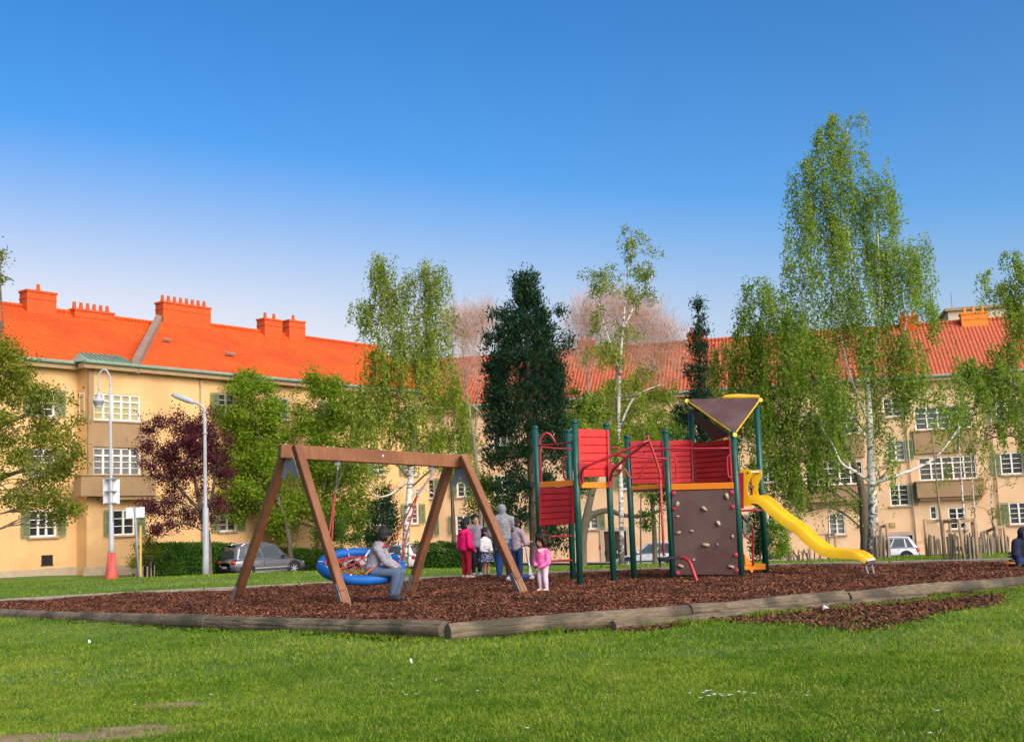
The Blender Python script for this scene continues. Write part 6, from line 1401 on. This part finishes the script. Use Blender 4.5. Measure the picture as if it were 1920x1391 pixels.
def trousers(P_, J, m_, loose=.012, ankle=.012, vox=.014, name='trousers', noise=.004, upto_an=.96):
    h = J['h']; wd = J['wide']; up = Vector((0, 0, 1)); g = loose * h / 1.3; Mb = Matrix((J['r'], J['f'], up)).transposed()
    c = [('e', J['pelvis'], (.082 * h * wd + g * .6, .066 * h * wd + g * .6, .06 * h), Mb)]
    for s in 'LR':
        hp, kn, an = J['hip' + s], J['kn' + s], J['an' + s]; ae = upto(kn, an, upto_an)
        c += [('c', J['pelvis'], .05 * h * wd, hp, .055 * h * wd + g * .6), ('c', hp, .056 * h * wd + g * .6, kn, .042 * h + g), ('c', kn, .042 * h + g, upto(kn, ae, .4), .043 * h + g), ('c', upto(kn, ae, .4), .043 * h + g, ae, .023 * h + ankle * h / 1.3)]
    return blob(name, c, vox, m_, P_, 5, None, None, noise * .7, 7)
def shoes(P_, J, m_, sole=None, big=1.0):
    h = J['h']
    for s in 'LR':
        an, to = J['an' + s], J['to' + s]; d = (to - an); d.z = 0; d.normalize(); up = Vector((0, 0, 1)); z0 = min(to.z, an.z - .025 * h) ; hl = an - d * .022 * h; hl = Vector((hl.x, hl.y, to.z + .004 * h))
        c = [('c', hl, .027 * h * big, to + d * .01 * h, .025 * h * big), ('c', hl + up * .012 * h, .026 * h * big, an + up * .008 * h, .026 * h * big), ('c', an, .025 * h * big, to.lerp(an, .3), .023 * h * big)]
        o = blob('shoe', c, .010, m_, P_, 2)
def hair_cap(P_, J, m_, extra=(), fluff=.0, name='hair', low=.0, noise=.004):
    hh, lf, lr, H = J['hh'], J['lf'], J['lr'], J['head']; up = Vector((0, 0, 1)); Mh = Matrix((lr, lf, up)).transposed(); k = 1 + fluff
    c = [('e', H + up * hh * .15 - lf * hh * .08, (hh * .43 * k, hh * .46 * k, hh * .43 * k), Mh), ('e', H - up * hh * (.06 + low) - lf * hh * .17, (hh * .41 * k, hh * .34 * k, hh * .38 * k), Mh), ('e', H + up * hh * .36 + lf * hh * .14, (hh * .26 * k, hh * .24 * k, hh * .14 * k), Mh)]
    return blob(name, c + list(extra), .010, m_, P_, 2, None, None, noise, 3)

# ---- child sitting on the rim of the nest swing
Yb = 19.9; fb = Vector((.93, .36, 0)).normalized(); rb = Vector((fb.y, -fb.x, 0))
def B(px, py, dy=0): return W(px, py, Yb + dy)
J = dict(h=1.42, hh=.245, f=fb, r=rb, lf=Vector((.85, .52, 0)).normalized(), wide=1.12, pelvis=B(697, 1066), belly=B(701, 1052), chest=B(707, 1036), neck=B(714, 1020), head=B(722, 1003),
         shR=B(707, 1029, -.16), shL=B(715, 1028, .15), elR=B(722, 1053, -.2), elL=B(730, 1050, .2), wrR=B(745, 1066, -.06), wrL=B(749, 1064, .2), hipR=B(699, 1070, -.08), hipL=B(703, 1069, .1), knR=B(745, 1072, -.08), knL=B(751, 1071, .14),
         anR=B(735, 1115, -.08), anL=B(743, 1115, .12), toR=B(746, 1121.5, -.13), toL=B(754, 1121, .08))
J['lr'] = Vector((J['lf'].y, -J['lf'].x, 0)); J['curlR'] = Vector((0, 0, -1)); J['curlL'] = Vector((0, 0, -1))
gm = B(740, 1124).z
bo = body('black-haired child in grey hoodie with red collar, sitting on the blue nest swing', J, sk_brown, org=Vector((J['pelvis'].x, J['pelvis'].y, 0)))
grey_hood = cloth('grey_sweatshirt', (.20, .195, .21), (.30, .29, .31), 14); red_c = cloth('red_lining', (.50, .025, .03), (.58, .04, .04)); jeans = cloth('blue_grey_jersey', (.06, .09, .15), (.095, .13, .20), 30)
jk = jacket(bo, J, grey_hood, 'hoodie', .018, .01, .97, noise=.006)
nk = J['neck']; up = Vector((0, 0, 1))
blob('collar', [('c', nk + rb * .075 + fb * .05 - up * .035, .024, nk + rb * .07 - fb * .06 + up * .015, .03), ('c', nk + rb * .07 - fb * .06 + up * .015, .03, nk - rb * .07 - fb * .06 + up * .015, .03), ('c', nk - rb * .075 + fb * .05 - up * .035, .024, nk - rb * .07 - fb * .06 + up * .015, .03)], .010, red_c, jk, 2)
p0 = B(690, 1074, -.21); MB().bar(B(687, 1074, -.185), B(703, 1061, -.185), .012, .028).build('orange_trim', cloth('orange_trim', (.62, .14, .06)), jk)
for k_ in range(4): MB().ell(B(685.5 + 2.2 * k_, 1042 - 3.0 * k_, -.16 + .012 * k_), (.016, .012, .024)).build('back_print', cloth('pale_print', (.55, .55, .6)), jk)
trousers(bo, J, jeans, .022, .018)
shoes(bo, J, mat('black_shoe', (.02, .02, .022), (.04, .04, .04), 12, .5), big=1.15)
for s in 'RL': blob('sock_cuff', [('c', J['an' + s] + up * .02, .042, J['an' + s] + up * .065, .046)], .010, mat('navy_cuff', (.02, .025, .05)), bo, 1)
hair_cap(bo, J, hair_black, fluff=.06, noise=.007)

# ---- the group beyond the swing
def feet(px, py): p = G(px, py, .0); p.z = pit_z(p.x, p.y) + .004; return p
pink_hot = cloth('hot_pink_fabric', (.90, .012, .135), (.93, .02, .165), 6, .6); red_tr = cloth('dark_red_fabric', (.32, .012, .03), (.38, .02, .04), 10)
J = standing(feet(875.5, 1087), (.80, .60), 1.30, 5.9, 1.12, {'L': ((-.17, -.03, .55), (-.10, .09, .49)), 'R': ((.17, -.03, .55), (.11, .085, .49))}, .062, (.9, .35))
b1 = body('child with black hair bun in hot pink jacket and dark red trousers', J, sk_tan)
jacket(b1, J, pink_hot, 'padded_jacket', .030, .02, .96, noise=.006, flare=1.04); trousers(b1, J, red_tr, .008, .012); shoes(b1, J, mat('pale_pink_shoe', (.62, .42, .36), (.68, .48, .42), 10, .6))
H = J['head']; hh = J['hh']; hair_cap(b1, J, hair_black, [('e', H + up * hh * .58 - J['lf'] * hh * .10, (hh * .17, hh * .17, hh * .19))], .05, low=.08)

J = standing(feet(894.5, 1081), (.28, -.96), 1.46, 6.2, 1.0, {'R': ((.165, .02, .60), (.03, .13, .795)), 'L': ((-.15, -.02, .60), (-.13, .05, .46))}, .05, (.35, -.94))
J['curlR'] = Vector((0, .3, .9))
b2 = body('dark-haired child in grey-purple jacket facing the viewer, hand at mouth', J, sk_tan)
jacket(b2, J, cloth('grey_purple_fabric', (.17, .145, .18), (.23, .20, .24), 9), 'jacket', .018, .02, .95); trousers(b2, J, cloth('black_leggings', (.012, .013, .018), (.02, .02, .026)), .004, .006); shoes(b2, J, mat('grey_trainer', (.42, .45, .48), (.55, .57, .6), 12, .6), big=1.15)
H = J['head']; hh = J['hh']; hair_cap(b2, J, hair_black, [('e', H - up * hh * .42 - J['lf'] * hh * .30, (hh * .28, hh * .18, hh * .4))], .02, low=.05)

J = standing(feet(913, 1083), (.75, -.66), 1.14, 5.7, 1.0, {'R': ((.16, .02, .55), (.07, .10, .52)), 'L': ((-.16, .0, .55), (-.06, .10, .52))}, .05, (.9, -.3))
b3 = body('small child in white cardigan and navy patterned skirt half hidden by the front swing leg', J, sk_tan)
jacket(b3, J, cloth('white_knit', (.62, .58, .57), (.68, .65, .64), 14), 'cardigan', .008, .0, .95, hood=False)
def skirt(P_, J, m_, z0, z1, r0_, r1_, name='skirt', pleats=11):
    c = J['pelvis']; mb = MB(); N_ = 66; rows = 8
    for i in range(rows + 1):
        t = i / rows; z = z0 + (z1 - z0) * t; r_ = r0_ + (r1_ - r0_) * t ** .8
        for k in range(N_):
            a = 2 * math.pi * k / N_; rr = r_ * (1 + .07 * t * math.sin(a * pleats)); mb.v.append(tuple(Vector((c.x, c.y, z)) + J['r'] * rr * math.cos(a) + J['f'] * rr * .85 * math.sin(a)))
    for i in range(rows):
        for k in range(N_): mb.f.append((i * N_ + k, i * N_ + (k + 1) % N_, (i + 1) * N_ + (k + 1) % N_, (i + 1) * N_ + k)); mb.m.append(0)
    return mb.build(name, m_, P_, True)
z = J['pelvis'].z; skirt(b3, J, cloth('navy_print', (.012, .018, .07), (.03, .04, .12), 20, c3=(.35, .37, .48), s3=26), z + .07, z - .22, .095, .20)
shoes(b3, J, mat('dark_trainer', (.02, .02, .022), (.03, .03, .03), 12, .5), big=1.1)
H = J['head']; hh = J['hh']; hair_cap(b3, J, hair_brown, [('e', H - up * hh * .45 - J['lf'] * hh * .26, (hh * .34, hh * .2, hh * .5))], .04, low=.1)

J = standing(feet(946, 1087), (.12, .99), 1.64, 7.0, 1.16, {'R': ((.185, .02, .60), (.16, .16, .52)), 'L': ((-.175, .02, .60), (-.10, .13, .52))}, .062, (.1, 1))
b4 = body('adult in grey jacket and patterned grey headscarf with blue jeans, back to the viewer', J, sk_tan)
trousers(b4, J, cloth('blue_jeans', (.018, .05, .16), (.03, .075, .22), 20), .012, .014)
zp = J['pelvis'].z; skirt(b4, J, cloth('dark_print_tunic', (.012, .014, .03), (.025, .028, .06), 20, c3=(.20, .20, .26), s3=30), zp + .1, zp - .24, .16, .205, 'tunic', 7)
jacket(b4, J, cloth('light_grey_jersey', (.24, .235, .25), (.34, .335, .35), 12), 'jacket', .026, .045, .97, hood=False, noise=.007, flare=1.06); shoes(b4, J, mat('dark_trainer', (.02, .02, .022)))
H = J['head']; hh = J['hh']; Mh = Matrix((J['lr'], J['lf'], up)).transposed()
scarf = cloth('speckled_scarf', (.30, .30, .31), (.38, .38, .39), 14, c3=(.10, .105, .12), s3=70)
blob('headscarf', [('e', H + up * hh * .07 - J['lf'] * hh * .06, (hh * .44, hh * .48, hh * .48), Mh), ('e', H - up * hh * .25 - J['lf'] * hh * .06, (hh * .38, hh * .40, hh * .36), Mh), ('c', H - up * hh * .4, hh * .3, J['neck'] - up * .03, hh * .42), ('e', J['neck'] - up * .05 - J['f'] * .03, (.13, .09, .06), Mh)], .011, scarf, b4, 8, None, None, .002, 4)

J = standing(feet(971, 1086), (.55, .83), 1.36, 6.1, 1.0, {'R': ((.16, .03, .58), (.13, .19, .60)), 'L': ((-.15, .04, .58), (-.02, .2, .60))}, .05, (.75, .6))
b5 = body('long-haired child in pale pink patterned top and jeans holding the scooter bar beside the adult', J, sk_tan)
jacket(b5, J, cloth('pale_pink_print', (.46, .33, .36), (.54, .42, .45), 12, c3=(.30, .22, .27), s3=24), 'top', .014, .02, .6, hood=False); trousers(b5, J, cloth('dark_jeans', (.02, .04, .10), (.03, .06, .14), 20), .006, .01); shoes(b5, J, mat('dark_trainer', (.02, .02, .022)))
H = J['head']; hh = J['hh']; hair_cap(b5, J, hair_brown, [('e', H - up * hh * .55 - J['lf'] * hh * .24, (hh * .40, hh * .24, hh * .55)), ('e', H - up * hh * 1.05 - J['lf'] * hh * .26, (hh * .3, hh * .18, hh * .5))], .06, low=.15)
# scooter
hb = W(985, 1024, 26.9); ft = feet(997, 1087); sc_ = thing('kick_scooter', 'blue and white kick scooter held by the long-haired child', 'scooter', ft)
MB().tube([ft + Vector((0, 0, .1)), hb], .018, 8).build('stem', m_white, sc_, True); MB().bar(hb + Vector((-.2, -.08, .0)), hb + Vector((.22, .08, .03)), .03, .03).build('handlebar', m_rub, sc_)
MB().tube([ft.lerp(hb, .55), ft.lerp(hb, .8)], .022, 8).build('grip_tube', mat('blue_scooter_paint', (.01, .08, .42)), sc_)
dk = Vector((-.42, -.14, 0)); MB().bar(ft + Vector((-.06, 0, .09)), ft + dk + Vector((0, 0, .09)), .11, .04, ch=.01).build('deck', mat('blue_scooter_paint', (.01, .08, .42)), sc_)
for q in (Vector((0, 0, .06)), dk + Vector((-.06, -.02, .06))):
    MB().lathe(ft + q + Vector((.0, -.018, 0)), [(.03, 0), (.055, .004), (.06, .012), (.055, .032), (.03, .036)], 16, (0, 1, 0)).build('wheel', m_white, sc_, True)
MB().prism([ft + Vector((.03, -.03, .12)), ft + Vector((-.06, -.03, .12)), ft + Vector((-.05, -.03, .24)), ft + Vector((.0, -.03, .26))], .05).build('fork_cover', m_white, sc_)

# ---- toddler in pink
J = standing(feet(1019, 1106), (-.62, -.78), 1.0, 4.9, 1.18, {'R': ((.15, .02, .52), (.05, .14, .46)), 'L': ((-.16, .03, .52), (-.05, .14, .45))}, .062, (-.80, -.6))
b6 = body('toddler with big curly hair in pink jacket, standing alone on the bark', J, mat('skin_light_brown', (.36, .175, .10), (.40, .20, .115), 14, .55, .05, 80))
jk = jacket(b6, J, cloth('pink_fleece', (.70, .085, .27), (.76, .12, .33), 10, c3=(.76, .22, .42), s3=16), 'jacket', .026, .01, .96, hood=True)
blob('snood', [('c', J['neck'] + J['r'] * .06 + J['f'] * .03 - up * .01, .034, J['neck'] + J['f'] * .075 - up * .025, .038), ('c', J['neck'] - J['r'] * .06 + J['f'] * .03 - up * .01, .034, J['neck'] + J['f'] * .075 - up * .025, .038)], .009, cloth('peach_snood', (.70, .40, .34), (.76, .47, .4)), b6, 2)
trousers(b6, J, cloth('pale_pink_jersey', (.62, .44, .50), (.68, .51, .56), 10), .012, .014); shoes(b6, J, mat('pink_trainer', (.66, .36, .34), (.74, .50, .46), 14, .6), big=1.25)
H = J['head']; hh = J['hh']; ex = []
rr = random.Random(5)
for i in range(70):
    v = Vector((rr.gauss(0, 1), rr.gauss(0, 1), rr.gauss(0, 1))).normalized(); p = H + up * hh * .10 - J['lf'] * hh * .22 + v * hh * .58
    if (p - H).dot(J['lf']) > hh * .18 and p.z < H.z + hh * .34: continue
    if p.z < H.z - hh * .55: continue
    ex.append(('e', p, hh * rr.uniform(.15, .22)))
hair_cap(b6, J, hair_brown, ex, .06, noise=.010)
wm = (J['wrL'] + J['wrR']) / 2 + J['f'] * .05; o = MB().ell(wm, (.045, .035, .03)).build('small_bag', mat('dark_plum_cloth', (.05, .02, .035)), None, True); tag(o, 'small dark purse held in the hands of the toddler in pink', 'purse')

# ---- hooded person sitting at the right edge
pR = G(1916, 1064, -.02); q_ = lambda px, py, dy=0: W(px, py, pR.y + .05 + dy)
fr = Vector((.35, -.94, 0)).normalized(); rr_ = Vector((fr.y, -fr.x, 0))
J = dict(h=1.6, hh=.23, f=fr, r=rr_, lf=fr, lr=rr_, wide=1.1, pelvis=q_(1921, 1050, .1), belly=q_(1921, 1038, .1), chest=q_(1921, 1022, .08), neck=q_(1921, 1009, .06), head=q_(1921, 1001, .0), shR=q_(1906, 1018, .05), shL=q_(1936, 1018, .05), elR=q_(1904, 1042, 0), elL=q_(1938, 1042, 0), wrR=q_(1914, 1050, -.25), wrL=q_(1930, 1050, -.25),
         hipR=q_(1914, 1053, .08), hipL=q_(1928, 1053, .08), knR=q_(1913, 1052, -.4), knL=q_(1932, 1052, -.4), anR=q_(1914, 1080, -.42), anL=q_(1931, 1080, -.42), toR=q_(1913, 1084, -.62), toL=q_(1932, 1084, -.62))
dz = .045 - J['toR'].z
for k_ in ('anR', 'anL', 'toR', 'toL'): J[k_].z += dz
b8 = body('person in dark navy hooded jacket sitting on the spring rocker at the right edge', J, sk_tan, org=Vector((pR.x, pR.y, 0)))
jk = jacket(b8, J, cloth('dark_navy_fabric', (.018, .022, .038), (.03, .035, .055), 8), 'hooded_jacket', .03, .02, .95)
Mh = Matrix((rr_, fr, up)).transposed(); H = J['head']; hh = J['hh']
blob('hood', [('e', H + up * hh * .10 - fr * hh * .14, (hh * .50, hh * .46, hh * .52), Mh), ('c', H - up * hh * .4 - fr * hh * .15, hh * .4, J['neck'] - up * .03, hh * .4)], .011, cloth('dark_navy_fabric', (.018, .022, .038)), jk, 3)
trousers(b8, J, cloth('navy_jeans', (.015, .03, .09), (.025, .045, .13), 20), .012, .014); shoes(b8, J, mat('black_shoe', (.02, .02, .022)))
